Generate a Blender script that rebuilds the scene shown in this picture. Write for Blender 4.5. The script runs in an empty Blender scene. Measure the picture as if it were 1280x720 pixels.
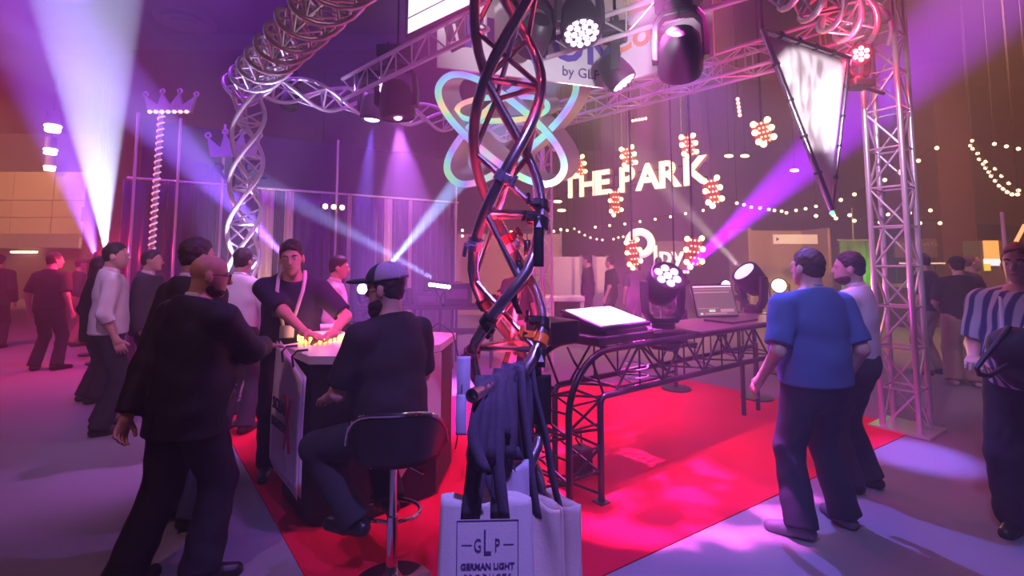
import bpy, math, random
import numpy as np
from mathutils import Vector, Matrix
sc = bpy.context.scene
COL = sc.collection
random.seed(7)
PI = math.pi

# ------------------------------------------------------------------ camera
F, PPY, PITCH, CAMZ = 600.0, 278.0, math.radians(4.5), 1.68
cam = bpy.data.cameras.new('camera')
cam.sensor_width = 36.0
cam.lens = F / 1280 * 36
cam.shift_y = -(360 - PPY) / 1280
cam.clip_end = 200
camo = bpy.data.objects.new('camera', cam)
camo.location = (0, 0, CAMZ)
camo.rotation_euler = (PI / 2 + PITCH, 0, 0)
COL.objects.link(camo)
sc.camera = camo

# ------------------------------------------------------------------ world: black hall filled with even stage haze
world = bpy.data.worlds.new('hall_haze')
sc.world = world
world.use_nodes = True
wn = world.node_tree
wn.nodes['Background'].inputs[0].default_value = (0.0, 0.0, 0.0, 1)
vs = wn.nodes.new('ShaderNodeVolumeScatter')
HAZE = 0.029
vs.inputs['Color'].default_value = (1, 1, 1, 1)
vs.inputs['Density'].default_value = HAZE
vs.inputs['Anisotropy'].default_value = 0.15
wn.links.new(vs.outputs[0], wn.nodes['World Output'].inputs['Volume'])
sc.view_settings.view_transform = 'Standard'
sc.view_settings.look = 'None'
sc.view_settings.gamma = 1
sc.view_settings.use_curve_mapping = False
sc.view_settings.exposure = EXPOSURE = 0.27
sc.cycles.use_denoising = True
sc.cycles.use_adaptive_sampling = True
sc.cycles.adaptive_threshold = 0.025
sc.cycles.max_bounces = 4
sc.cycles.volume_bounces = 0
sc.cycles.sample_clamp_indirect = 4.0

# ------------------------------------------------------------------ pixel <-> place helpers (photograph taken as 1280x720)
def ray(px, py):
    xc, yc = (px - 640) / F, -(py - PPY) / F
    c, s = math.cos(PITCH), math.sin(PITCH)
    return Vector((xc, c - s * yc, s + c * yc))
def at(px, py, Y):
    d = ray(px, py)
    return Vector((0, 0, CAMZ)) + d * (Y / d.y)
def atz(px, py, z):
    d = ray(px, py)
    return Vector((0, 0, CAMZ)) + d * ((z - CAMZ) / d.z)
def gnd(px, py):
    return atz(px, py, 0.0)
# ------------------------------------------------------------------ lights
def aim(o, p, t):
    o.location = p
    o.rotation_euler = (Vector(t) - Vector(p)).to_track_quat('-Z', 'Y').to_euler()
def spot(name, p, t, col, watt, deg, blend=0.25, soft=0.04, gobo=None):
    l = bpy.data.lights.new(name, 'SPOT')
    l.color = col; l.energy = watt; l.spot_size = math.radians(deg); l.spot_blend = blend; l.shadow_soft_size = soft
    o = bpy.data.objects.new(name, l)
    aim(o, p, t)
    COL.objects.link(o)
    if gobo:                                   # a patterned glass in the lamp: breaks its beam into patches
        l.use_nodes = True
        nt = l.node_tree
        em = nt.nodes['Emission']
        tc = nt.nodes.new('ShaderNodeTexCoord')
        mp = nt.nodes.new('ShaderNodeMapping'); mp.inputs['Scale'].default_value = gobo[1]
        nz = nt.nodes.new('ShaderNodeTexNoise'); nz.inputs['Scale'].default_value = gobo[0]; nz.inputs['Detail'].default_value = 1.0
        cr = nt.nodes.new('ShaderNodeValToRGB')
        cr.color_ramp.elements[0].position = gobo[2]; cr.color_ramp.elements[1].position = gobo[2] + 0.14
        cr.color_ramp.elements[0].color = (gobo[3],) * 3 + (1,)
        nt.links.new(tc.outputs['Normal'], mp.inputs[0]); nt.links.new(mp.outputs[0], nz.inputs[0])
        nt.links.new(nz.outputs[0], cr.inputs[0]); nt.links.new(cr.outputs[0], em.inputs['Strength'])
    return o
def point(name, p, col, watt, soft=0.15):
    l = bpy.data.lights.new(name, 'POINT')
    l.color = col; l.energy = watt; l.shadow_soft_size = soft
    o = bpy.data.objects.new(name, l); o.location = p
    COL.objects.link(o)
    return o

VIOLET, BLUE, MAGENTA, AMBER = (0.5, 0.08, 1.0), (0.22, 0.16, 1.0), (1.0, 0.04, 0.5), (1.0, 0.55, 0.2)
# washes with no fixtures: some inferred on the trusses, others added to brighten things
spot('unseen_wash', (1.0, 3.3, 4.05), (1.15, 3.95, 0.0), (1.0, 0.12, 0.8), 5200, 34, 0.35, 0.02, (11, (1, 1, 1), 0.47, 0.06))
spot('unseen_wash', (-0.4, 3.2, 4.1), (-0.5, 5.2, 0.0), (1.0, 0.05, 0.42), 620, 66, 0.6)
spot('unseen_wash', (1.6, 3.3, 4.1), (2.0, 5.1, 0.0), (1.0, 0.05, 0.5), 760, 58, 0.6)
spot('unseen_wash', (1.5, 4.2, 3.7), (1.75, 2.5, 0.0), BLUE, 620, 56, 0.8)
spot('unseen_wash', (3.7, 4.6, 3.5), (3.5, 4.3, 0.0), BLUE, 1300, 17, 0.8)
spot('unseen_wash', (-0.4, 2.9, 3.7), (-1.3, 3.5, 1.0), (0.45, 0.12, 1.0), 130, 75, 0.7)
spot('unseen_wash', (-1.4, 6.0, 4.0), (-2.4, 4.4, 0.6), (0.75, 0.2, 1.0), 650, 90, 0.7)
spot('unseen_wash', (-2.6, 2.4, 4.4), (-3.4, 4.9, 1.3), (0.85, 0.4, 1.0), 300, 50, 0.8)  # added to brighten the white shirts
spot('unseen_wash', (-2.4, 0.6, 4.4), (-3.2, 4.4, 0.0), (0.95, 0.42, 0.55), 120, 100, 0.8)
spot('unseen_wash', (0.5, 0.1, 4.0), (0.15, 2.1, 0.5), (0.38, 0.24, 1.0), 520, 50, 0.8)
spot('unseen_wash', (0.9, 3.0, 3.15), (0.75, 5.0, 3.95), (0.95, 0.85, 1.0), 150, 90, 0.8)  # added to brighten the banners
spot('unseen_wash', (0.9, 1.0, 4.0), (2.0, 3.15, 1.1), (0.42, 0.36, 1.0), 300, 40, 0.8)  # added to lift the blue polo man
# unseen fill spots added above the view, each tinting one part of the haze
spot('haze_fill', (-9.5, 6.0, 6.9), (-8.0, 10.5, 0.8), (1.0, 0.04, 0.16), 2400, 105, 0.9)
spot('haze_fill', (-19.0, 13.0, 6.9), (-20.0, 20.4, 3.4), (1.0, 0.47, 0.24), 3200, 100, 0.9)
spot('haze_fill', (-4.5, 5.6, 6.9), (-4.0, 10.0, 2.0), (0.32, 0.01, 1.0), 1300, 110, 0.9)
spot('haze_fill', (-1.0, 6.0, 6.9), (0.0, 10.0, 0.5), (0.6, 0.05, 1.0), 420, 110, 0.9)
spot('haze_fill', (2.5, 7.0, 6.9), (2.0, 14.0, 1.5), (1.0, 0.5, 0.2), 2300, 110, 0.9)
spot('haze_fill', (7.5, 6.5, 6.9), (7.5, 13.0, 1.5), (1.0, 0.45, 0.14), 1400, 110, 0.9)
spot('haze_fill', (12.0, 6.5, 6.9), (11.0, 11.0, 1.0), (1.0, 0.33, 0.14), 560, 110, 0.9)
spot('unseen_wash', (2.4, 3.2, 3.7), (3.95, 4.95, 2.4), (0.85, 0.6, 1.0), 260, 48, 0.8)  # added to brighten the square tower
spot('haze_fill', (6.5, 2.0, 6.9), (6.0, 6.0, 0.0), (0.9, 0.45, 0.45), 220, 95, 0.9)
# ------------------------------------------------------------------ materials (all procedural)
MATS = {}
def mat(name, col, rough=0.6, metal=0.0, var=0.12, scale=18.0, bump=0.0, emit=None, power=0.0, stretch=None, light=False, spec=0.5, coat=0.0, sheen=0.0):
    if name in MATS:
        return MATS[name]
    m = bpy.data.materials.new(name)
    m.use_nodes = True
    nt = m.node_tree
    b = nt.nodes['Principled BSDF']
    b.inputs['Roughness'].default_value = rough
    b.inputs['Metallic'].default_value = metal
    b.inputs['Specular IOR Level'].default_value = spec
    b.inputs['Coat Weight'].default_value = coat
    b.inputs['Sheen Weight'].default_value = sheen
    tc = nt.nodes.new('ShaderNodeTexCoord')
    nz = nt.nodes.new('ShaderNodeTexNoise')
    nz.inputs['Scale'].default_value = scale
    nz.inputs['Detail'].default_value = 5
    src = tc.outputs['Object']
    if stretch:
        mp = nt.nodes.new('ShaderNodeMapping'); mp.inputs['Scale'].default_value = stretch
        nt.links.new(src, mp.inputs[0]); src = mp.outputs[0]
    nt.links.new(src, nz.inputs['Vector'])
    mx = nt.nodes.new('ShaderNodeMixRGB')
    c = Vector(col)
    mx.inputs[1].default_value = tuple(max(0, v * (1 - var)) for v in c) + (1,)
    mx.inputs[2].default_value = tuple(min(1, v * (1 + var)) for v in c) + (1,)
    nt.links.new(nz.outputs[0], mx.inputs[0])
    nt.links.new(mx.outputs[0], b.inputs['Base Color'])
    if bump:
        bp = nt.nodes.new('ShaderNodeBump'); bp.inputs['Strength'].default_value = bump; bp.inputs['Distance'].default_value = 0.02
        nt.links.new(nz.outputs[0], bp.inputs['Height']); nt.links.new(bp.outputs[0], b.inputs['Normal'])
    if emit:
        b.inputs['Emission Color'].default_value = tuple(emit) + (1,)
        b.inputs['Emission Strength'].default_value = power
        if not light:
            m.cycles.emission_sampling = 'NONE'
    MATS[name] = m
    return m

# ------------------------------------------------------------------ mesh helpers
ORG = {}
def org(o):
    return ORG.get(o.name, Vector((0, 0, 0))) if o else Vector((0, 0, 0))
def link(o, parent, loc_world=None):
    COL.objects.link(o)
    if parent:
        o.parent = parent
    return o
def empty(name, loc, rz=0.0):
    o = bpy.data.objects.new(name, None)
    o.empty_display_size = 0.1
    o.location = loc; o.rotation_euler = (0, 0, rz)
    COL.objects.link(o)
    ORG[o.name] = Vector(loc)
    return o
def tag(o, label=None, cat=None, group=None, kind=None):
    if label: o['label'] = label
    if cat: o['category'] = cat
    if group: o['group'] = group
    if kind: o['kind'] = kind
    return o
def thing(name, loc, label, cat, group=None, rz=0.0):
    return tag(empty(name, loc, rz), label, cat, group)

class MB:
    def __init__(s): s.v = []; s.f = []
    def add(s, vs, fs):
        n = len(s.v); s.v += [Vector(v) for v in vs]; s.f += [tuple(i + n for i in f) for f in fs]; return s
    def box(s, c, d, rz=0.0, M=None):
        c = Vector(c); h = Vector(d) / 2
        R = M if M else Matrix.Rotation(rz, 3, 'Z')
        vs = [c + R @ Vector((x * h.x, y * h.y, z * h.z)) for x in (-1, 1) for y in (-1, 1) for z in (-1, 1)]
        return s.add(vs, [(0, 1, 3, 2), (4, 6, 7, 5), (0, 4, 5, 1), (2, 3, 7, 6), (0, 2, 6, 4), (1, 5, 7, 3)])
    def tube(s, pts, r, n=10, closed=False, caps=True):
        pts = [Vector(p) for p in pts]
        m = len(pts); rs = r if isinstance(r, (list, tuple)) else [r] * m
        t0 = (pts[1] - pts[0]).normalized()
        u = t0.orthogonal().normalized()
        base = len(s.v); prev = t0
        for i in range(m):
            a = pts[i - 1] if (i or closed) else pts[0]
            b = pts[(i + 1) % m] if (i < m - 1 or closed) else pts[-1]
            t = (b - a).normalized() if (b - a).length > 1e-9 else prev
            u = (u - t * u.dot(t))
            u = u.normalized() if u.length > 1e-6 else t.orthogonal().normalized()
            w = t.cross(u); prev = t
            for k in range(n):
                an = 2 * PI * k / n
                s.v.append(pts[i] + (u * math.cos(an) + w * math.sin(an)) * rs[i])
        for i in range(m if closed else m - 1):
            j = (i + 1) % m
            for k in range(n):
                l = (k + 1) % n
                s.f.append((base + i * n + k, base + i * n + l, base + j * n + l, base + j * n + k))
        if caps and not closed:
            s.f.append(tuple(base + k for k in reversed(range(n))))
            s.f.append(tuple(base + (m - 1) * n + k for k in range(n)))
        return s
    def lathe(s, prof, c=(0, 0, 0), n=24, axis=None, a0=0, a1=2 * PI):
        c = Vector(c)
        R = Vector((0, 0, 1)).rotation_difference(Vector(axis)).to_matrix() if axis is not None else Matrix.Identity(3)
        base = len(s.v); full = abs(a1 - a0 - 2 * PI) < 1e-6
        cols = n if full else n + 1
        for (r, z) in prof:
            for k in range(cols):
                an = a0 + (a1 - a0) * k / n
                s.v.append(c + R @ Vector((r * math.cos(an), r * math.sin(an), z)))
        for i in range(len(prof) - 1):
            for k in range(n):
                l = (k + 1) % cols
                s.f.append((base + i * cols + k, base + i * cols + l, base + (i + 1) * cols + l, base + (i + 1) * cols + k))
        if full:
            if prof[0][0] > 1e-6: s.f.append(tuple(base + k for k in reversed(range(n))))
            if prof[-1][0] > 1e-6: s.f.append(tuple(base + (len(prof) - 1) * cols + k for k in range(n)))
        return s
    def prism(s, poly, up):
        """poly: list of points (one face), extruded by the vector up."""
        poly = [Vector(p) for p in poly]; up = Vector(up); n = len(poly)
        vs = poly + [p + up for p in poly]
        fs = [tuple(reversed(range(n))), tuple(range(n, 2 * n))] + [(i, (i + 1) % n, n + (i + 1) % n, n + i) for i in range(n)]
        return s.add(vs, fs)
    def ball(s, c, r, n=10, m=7, sq=(1, 1, 1)):
        c = Vector(c); base = len(s.v)
        for i in range(m + 1):
            th = PI * i / m
            for k in range(n):
                an = 2 * PI * k / n
                s.v.append(c + Vector((math.sin(th) * math.cos(an) * r * sq[0], math.sin(th) * math.sin(an) * r * sq[1], math.cos(th) * r * sq[2])))
        for i in range(m):
            for k in range(n):
                l = (k + 1) % n
                s.f.append((base + i * n + k, base + (i + 1) * n + k, base + (i + 1) * n + l, base + i * n + l))
        return s
    def grid(s, fn, nu, nv, thick=0.0):
        base = len(s.v)
        for i in range(nu + 1):
            for j in range(nv + 1):
                s.v.append(Vector(fn(i / nu, j / nv)))
        for i in range(nu):
            for j in range(nv):
                a = base + i * (nv + 1) + j
                s.f.append((a, a + nv + 1, a + nv + 2, a + 1))
        return s
    def build(s, name, m, parent=None, local=False, smooth=True, bevel=0.0, solid=0.0):
        me = bpy.data.meshes.new(name)
        o0 = Vector((0, 0, 0)) if local else org(parent)
        me.from_pydata([tuple(v - o0) for v in s.v], [], s.f)
        me.materials.append(m)
        if smooth:
            me.polygons.foreach_set('use_smooth', [True] * len(me.polygons))
            me.set_sharp_from_angle(angle=math.radians(40))
        me.update()
        o = bpy.data.objects.new(name, me)
        if bevel:
            md = o.modifiers.new('bevel', 'BEVEL'); md.width = bevel; md.segments = 2; md.limit_method = 'ANGLE'
        if solid:
            md = o.modifiers.new('thickness', 'SOLIDIFY'); md.thickness = solid; md.offset = 0
        link(o, parent)
        ORG[o.name] = o0
        return o

UNIT = {}
def pipe(name, p0, p1, r, m, parent=None, n=10, local=False):
    """one straight tube; alike tubes share their mesh data"""
    key = (m.name, n)
    if key not in UNIT:
        b = MB().tube([(0, 0, 0), (0, 0, 1)], 1.0, n)
        me = bpy.data.meshes.new('tube'); me.from_pydata([tuple(v) for v in b.v], [], b.f); me.materials.append(m)
        me.polygons.foreach_set('use_smooth', [True] * len(me.polygons)); me.set_sharp_from_angle(angle=math.radians(40)); me.update()
        UNIT[key] = me
    p0, p1 = Vector(p0), Vector(p1); d = p1 - p0
    o = bpy.data.objects.new(name, UNIT[key])
    off = Vector((0, 0, 0)) if local else org(parent)
    o.location = p0 - off
    o.rotation_mode = 'QUATERNION'
    o.rotation_quaternion = Vector((0, 0, 1)).rotation_difference(d)
    o.scale = (r, r, d.length)
    link(o, parent)
    ORG[o.name] = off
    return o
def text(name, body, m, parent, loc, size, M=None, extrude=0.004, offset=0.0, align='CENTER', spacing=1.0, squash=1.0):
    """lettering; M = 3x3 columns (reading direction, up, towards reader), world axes"""
    cu = bpy.data.curves.new(name, 'FONT')
    cu.body = body; cu.size = size; cu.extrude = extrude; cu.offset = offset; cu.align_x = align; cu.space_character = spacing; cu.resolution_u = 3
    tmp = bpy.data.objects.new(name, cu)
    me = bpy.data.meshes.new_from_object(tmp)
    bpy.data.objects.remove(tmp); bpy.data.curves.remove(cu)
    me.name = name
    me.materials.clear(); me.materials.append(m)
    o = bpy.data.objects.new(name, me)
    R = M if M else Matrix.Identity(3)
    R4 = R.to_4x4(); R4.translation = Vector(loc) - org(parent)
    o.matrix_local = R4 @ Matrix.Diagonal((squash, 1, 1, 1))
    link(o, parent)
    ORG[o.name] = org(parent)
    return o
def frame(right, up=(0, 0, 1)):
    r = Vector(right).normalized(); u = Vector(up).normalized()
    u = (u - r * u.dot(r)).normalized()
    return Matrix((r, u, r.cross(u))).transposed()
def copy_tree(o, parent=None, label=None):
    c = o.copy(); COL.objects.link(c)
    if parent: c.parent = parent
    if label: c['label'] = label
    ORG[c.name] = org(o)
    for ch in list(o.children):
        copy_tree(ch, c)
    return c
# ------------------------------------------------------------------ people: bodies and clothes grown as smooth surfaces round a posed skeleton
def A3(v): return np.array(v, dtype=np.float32)
class Field:
    def __init__(s, res): s.res = res; s.pr = []
    def rc(s, a, b, ra, rb, k=0.02, cuts=(), flat=1.0, u=None, grow=0.0, sub=False):
        a, b = Vector(a), Vector(b); R = max(ra, rb) + grow
        lo = [min(a[i], b[i]) - R for i in range(3)]; hi = [max(a[i], b[i]) + R for i in range(3)]
        s.pr.append(('rc', lo, hi, k, (A3(a), A3(b), ra + grow, rb + grow, flat, None if u is None else A3(Vector(u).normalized())), cuts, sub)); return s
    def el(s, c, r, rot=None, k=0.02, cuts=(), grow=0.0, sub=False):
        R = max(r) + grow; c = Vector(c)
        s.pr.append(('el', [c[i] - R for i in range(3)], [c[i] + R for i in range(3)], k, (A3(c), A3([x + grow for x in r]), None if rot is None else np.array(rot, dtype=np.float32)), cuts, sub)); return s
    def mesh(s, cuts=(), wrinkle=0.0, freq=22.0, seed=0.0):
        h = s.res; pad = 3 * h
        adds = [p for p in s.pr if not p[6]]
        lo = np.min([p[1] for p in adds], axis=0) - pad; hi = np.max([p[2] for p in adds], axis=0) + pad
        n = np.ceil((hi - lo) / h).astype(int) + 1
        G = np.full(n, 1.0, dtype=np.float32)
        ax = [(lo[i] + h * np.arange(n[i])).astype(np.float32) for i in range(3)]
        for kind, plo, phi, k, arg, pc, sub in s.pr:
            ex = max(pad, 1.2 * k)
            sl = []
            for i in range(3):
                i0 = max(0, int((plo[i] - ex - lo[i]) / h)); i1 = min(n[i], int((phi[i] + ex - lo[i]) / h) + 2)
                sl.append(slice(i0, max(i0, i1)))
            X, Y, Z = ax[0][sl[0]][:, None, None], ax[1][sl[1]][None, :, None], ax[2][sl[2]][None, None, :]
            if min(X.size, Y.size, Z.size) == 0: continue
            if kind == 'rc':
                a, b, ra, rb, flat, u = arg
                ba = b - a; L2 = float(ba @ ba) + 1e-9
                qx, qy, qz = X - a[0], Y - a[1], Z - a[2]
                t = np.clip((qx * ba[0] + qy * ba[1] + qz * ba[2]) / L2, 0, 1)
                dx, dy, dz = qx - t * ba[0], qy - t * ba[1], qz - t * ba[2]
                q2 = dx * dx + dy * dy + dz * dz
                if flat != 1.0:
                    w = np.cross(u, ba); w = w / (np.linalg.norm(w) + 1e-9)
                    fw = dx * w[0] + dy * w[1] + dz * w[2]
                    q2 = q2 + fw * fw * (1 / flat ** 2 - 1)
                    d = (np.sqrt(q2) - (ra + (rb - ra) * t)) * (0.4 + 0.6 * flat)
                else:
                    d = np.sqrt(q2) - (ra + (rb - ra) * t)
            else:
                c, r, rot = arg
                qx, qy, qz = X - c[0], Y - c[1], Z - c[2]
                if rot is not None:
                    qx, qy, qz = (rot[0, 0] * qx + rot[1, 0] * qy + rot[2, 0] * qz), (rot[0, 1] * qx + rot[1, 1] * qy + rot[2, 1] * qz), (rot[0, 2] * qx + rot[1, 2] * qy + rot[2, 2] * qz)
                k0 = np.sqrt((qx / r[0]) ** 2 + (qy / r[1]) ** 2 + (qz / r[2]) ** 2)
                k1 = np.sqrt((qx / r[0] ** 2) ** 2 + (qy / r[1] ** 2) ** 2 + (qz / r[2] ** 2) ** 2) + 1e-6
                d = k0 * (k0 - 1) / k1
            for (p0, nn) in pc:
                d = np.maximum(d, (X - p0[0]) * nn[0] + (Y - p0[1]) * nn[1] + (Z - p0[2]) * nn[2])
            S = G[tuple(sl)]
            if sub:
                S = np.maximum(S, -d)
            elif k > 0:
                hh = np.maximum(k - np.abs(S - d), 0) / k
                S = np.minimum(S, d) - hh * hh * k * 0.25
            else:
                S = np.minimum(S, d)
            G[tuple(sl)] = S
        X, Y, Z = ax[0][:, None, None], ax[1][None, :, None], ax[2][None, None, :]
        if wrinkle:
            f = freq
            G += wrinkle * (np.sin(f * X + 1.7 * np.sin(0.6 * f * Z + seed) + seed) * np.sin(0.9 * f * Z + 1.3 * np.sin(0.7 * f * Y + 2 * seed)) + 0.6 * np.sin(1.9 * f * Z + 2.1 * np.sin(0.8 * f * X) + 3 * seed) * np.sin(1.3 * f * Y + seed))
        for (p0, nn) in cuts:
            G = np.maximum(G, (X - p0[0]) * nn[0] + (Y - p0[1]) * nn[1] + (Z - p0[2]) * nn[2])
        return surface_net(G, lo, h)

def surface_net(G, lo, h):
    ins = G < 0
    c = ins[:-1, :-1, :-1].astype(np.int8)
    tot = np.zeros_like(c)
    for i in (0, 1):
        for j in (0, 1):
            for k in (0, 1):
                tot += ins[i:ins.shape[0] - 1 + i, j:ins.shape[1] - 1 + j, k:ins.shape[2] - 1 + k]
    cell = (tot > 0) & (tot < 8)
    idx = np.argwhere(cell)
    if len(idx) == 0: return np.zeros((0, 3)), np.zeros((0, 4), int)
    ids = np.full(cell.shape, -1, dtype=np.int32); ids[cell] = np.arange(len(idx))
    acc = np.zeros((len(idx), 3), np.float64); cnt = np.zeros(len(idx))
    I, J, K = idx.T
    cor = {}
    for i in (0, 1):
        for j in (0, 1):
            for k in (0, 1):
                cor[(i, j, k)] = G[I + i, J + j, K + k]
    for axn in range(3):
        o1, o2 = [(1, 2), (0, 2), (0, 1)][axn]
        for p in (0, 1):
            for q in (0, 1):
                a = [0, 0, 0]; a[o1] = p; a[o2] = q
                b = list(a); b[axn] = 1
                va, vb = cor[tuple(a)], cor[tuple(b)]
                m = (va < 0) != (vb < 0)
                t = np.where(m, va / np.where(m, va - vb, 1), 0)
                pos = np.tile(np.array(a, float), (len(idx), 1)); pos[:, axn] = t
                acc += pos * m[:, None]; cnt += m
    V = lo + h * (idx + acc / cnt[:, None])
    faces = []
    for axn in range(3):
        o1, o2 = [(1, 2), (2, 0), (0, 1)][axn]
        sl0 = [slice(None)] * 3; sl1 = [slice(None)] * 3
        sl0[axn] = slice(0, -1); sl1[axn] = slice(1, None)
        a, b = ins[tuple(sl0)], ins[tuple(sl1)]
        e = np.argwhere(a != b)
        if len(e) == 0: continue
        e = e[(e[:, o1] > 0) & (e[:, o2] > 0) & (e[:, o1] < cell.shape[o1]) & (e[:, o2] < cell.shape[o2])]
        flip = a[tuple(e.T)]
        d1 = np.zeros(3, int); d1[o1] = 1; d2 = np.zeros(3, int); d2[o2] = 1
        q = np.stack([ids[tuple((e - d1 - d2).T)], ids[tuple((e - d2).T)], ids[tuple(e.T)], ids[tuple((e - d1).T)]], 1)
        q[~flip] = q[~flip][:, ::-1]
        faces.append(q)
    Fc = np.concatenate(faces); Fc = Fc[(Fc >= 0).all(1)]
    return V, Fc

def net_object(name, parts, m, parent=None):
    V = []; Fc = []; n = 0
    for v, f in parts:
        V.append(v); Fc.append(f + n); n += len(v)
    V = np.concatenate(V); Fc = np.concatenate(Fc)
    me = bpy.data.meshes.new(name)
    me.vertices.add(len(V)); me.vertices.foreach_set('co', V.astype(np.float32).ravel())
    me.loops.add(len(Fc) * 4); me.loops.foreach_set('vertex_index', Fc.astype(np.int32).ravel())
    me.polygons.add(len(Fc)); me.polygons.foreach_set('loop_start', np.arange(0, len(Fc) * 4, 4, dtype=np.int32))
    me.polygons.foreach_set('use_smooth', np.ones(len(Fc), dtype=bool))
    me.materials.append(m)
    me.update(calc_edges=True)
    o = bpy.data.objects.new(name, me)
    link(o, parent)
    return o

def ik(a, b, l1, l2, pole):
    a, b = Vector(a), Vector(b); d = b - a; L = d.length
    if L > (l1 + l2) * 0.999:
        d = d * ((l1 + l2) * 0.999 / L); b = a + d; L = d.length
    t = (l1 * l1 - l2 * l2 + L * L) / (2 * L); hgt = math.sqrt(max(l1 * l1 - t * t, 0))
    n = d.normalized(); p = Vector(pole) - n * Vector(pole).dot(n)
    p = p.normalized() if p.length > 1e-6 else n.orthogonal().normalized()
    return a + n * t + p * hgt, b

SKIN = lambda key, col: mat('skin_' + key, col, 0.5, var=0.08, scale=60)
def person(label, loc, yaw, H=1.76, res=0.012, build=1.0, belly=0.0, lean=0.0, side=0.0, pelvis=(0, 0, 0.93), head=(0, 0, 0),
           wr=None, wl=None, pole_r=(0.4, -1, -0.2), pole_l=(-0.4, -1, -0.2), ar=None, al=None, knee=(0, 1, 0), toe_r=0.0, toe_l=0.0,
           hands=None, skin=('pale', (0.62, 0.38, 0.3)), hair=('dark_hair', (0.03, 0.02, 0.018)), hairstyle='short', beard=None, top='shirt', topmat=None, sleeve='long',
           bottommat=None, shoemat=None, hem=None, face=False, heads=1.0, group=None, flare=0.0, untuck=False, collar=None, sandal=False, name='person'):
    """local frame: facing +Y, right hand side +X, feet at z = 0"""
    S = H / 1.78
    pel = Vector(pelvis)
    Rl = Matrix.Rotation(-lean, 3, 'X') @ Matrix.Rotation(side, 3, 'Y')
    U = lambda x, y, z: pel + Rl @ Vector((x, y, z - 0.93))
    bw = build
    shr, shl = U(0.18 * bw, 0, 1.412), U(-0.18 * bw, 0, 1.412)
    wr = Vector(wr) if wr is not None else shr + Rl @ Vector((0.07, 0.05, -0.53))
    wl = Vector(wl) if wl is not None else shl + Rl @ Vector((-0.07, 0.05, -0.53))
    elr, wr = ik(shr, wr, 0.295, 0.265, pole_r); ell, wl = ik(shl, wl, 0.295, 0.265, pole_l)
    hipr, hipl = pel + Vector((0.09, 0, -0.02)), pel + Vector((-0.09, 0, -0.02))
    ar = Vector(ar) if ar is not None else Vector((0.12, -0.02, 0.085)); al = Vector(al) if al is not None else Vector((-0.12, -0.02, 0.085))
    kp = [Vector(k) for k in knee] if isinstance(knee[0], (tuple, list)) else [Vector(knee)] * 2
    knr, ar = ik(hipr, ar, 0.435, 0.425, kp[0]); knl, al = ik(hipl, al, 0.435, 0.425, kp[1])
    HY, HP, HR = head
    Rh = Rl @ Matrix.Rotation(HY, 3, 'Z') @ Matrix.Rotation(HP, 3, 'X') @ Matrix.Rotation(HR, 3, 'Y')
    if lean: Rh = Matrix.Rotation(lean * 0.6, 3, 'X') @ Rh
    nb = U(0, -0.005, 1.50); hc = nb + Rh @ Vector((0, 0.03, 0.155))
    Hd = lambda x, y, z: hc + Rh @ (Vector((x, y, z)) * heads)
    ux = Rl @ Vector((1, 0, 0))
    rh = np.array(Rh)
    sk = SKIN(*skin)
    def torso(f, g, k=0.05, low=True):
        if low: f.rc(U(0, 0, 0.95), U(0, 0, 1.10), 0.160 * bw, 0.152 * bw, k, flat=0.72, u=ux, grow=g)
        f.rc(U(0, 0.005, 1.08), U(0, 0.0, 1.30), 0.150 * bw, 0.172 * bw, k, flat=0.68, u=ux, grow=g)
        f.rc(U(0, 0.0, 1.28), U(0, -0.01, 1.40), 0.168 * bw, 0.135 * bw, k, flat=0.66, u=ux, grow=g)
        f.rc(U(0, -0.015, 1.475), shr + Rl @ Vector((-0.025, 0, 0.005)), 0.05, 0.05, k, grow=g); f.rc(U(0, -0.015, 1.475), shl + Rl @ Vector((0.025, 0, 0.005)), 0.05, 0.05, k, grow=g)
        if belly: f.el(U(0, 0.06 + belly * 0.2, 1.08), (0.155 * bw, 0.12 + belly, 0.17), np.array(Rl), k, grow=g)
    def arm(f, sh, el, w, g, upto=2.0, k=0.025, taper=0.0):
        d1 = (el - sh); d2 = (w - el)
        if upto <= 1.0:
            e = sh + d1 * upto; n = d1.normalized()
            f.rc(sh, sh + d1, 0.057 * bw, 0.056, k, grow=g + taper, cuts=[(e, n)])
        else:
            f.rc(sh, el, 0.057 * bw, 0.046, k, grow=g)
            e = el + d2 * (upto - 1.0); n = d2.normalized()
            f.rc(el, el + d2 * 1.0, 0.046, 0.031, k, grow=g + taper, cuts=[(e, n)] if g > 0 else ())
    def leg(f, hp, kn, an, g, k=0.03, fl=0.0, cut=True):
        f.rc(hp, kn, 0.088 * (0.5 + 0.5 * bw), 0.060, k, grow=g)
        n = (an - kn).normalized()
        f.rc(kn, an + n * 0.03, 0.058, 0.040 + fl, k, grow=g, cuts=[(an + n * 0.02, n)] if cut else ())
    # body
    f = Field(res)
    torso(f, -0.012); leg(f, hipr, knr, ar, -0.012, cut=False); leg(f, hipl, knl, al, -0.012, cut=False)
    arm(f, shr, elr, wr, -0.004); arm(f, shl, ell, wl, -0.004)
    f.rc(U(0, -0.01, 1.43), hc + Rh @ Vector((0, -0.03, -0.05)), 0.060, 0.056, 0.03)
    f.el(Hd(0, -0.012, 0.032), tuple(v * heads for v in (0.077, 0.097, 0.088)), rh, 0.02)
    f.el(Hd(0, 0.022, -0.03), tuple(v * heads for v in (0.063, 0.072, 0.086)), rh, 0.02)
    f.el(Hd(0, 0.042, -0.078), tuple(v * heads for v in (0.047, 0.046, 0.038)), rh, 0.02)
    f.rc(Hd(0, 0.088, 0.012), Hd(0, 0.108, -0.026), 0.009, 0.015, 0.012)
    f.rc(Hd(-0.034, 0.078, 0.026), Hd(0.034, 0.078, 0.026), 0.013, 0.013, 0.014)
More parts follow.
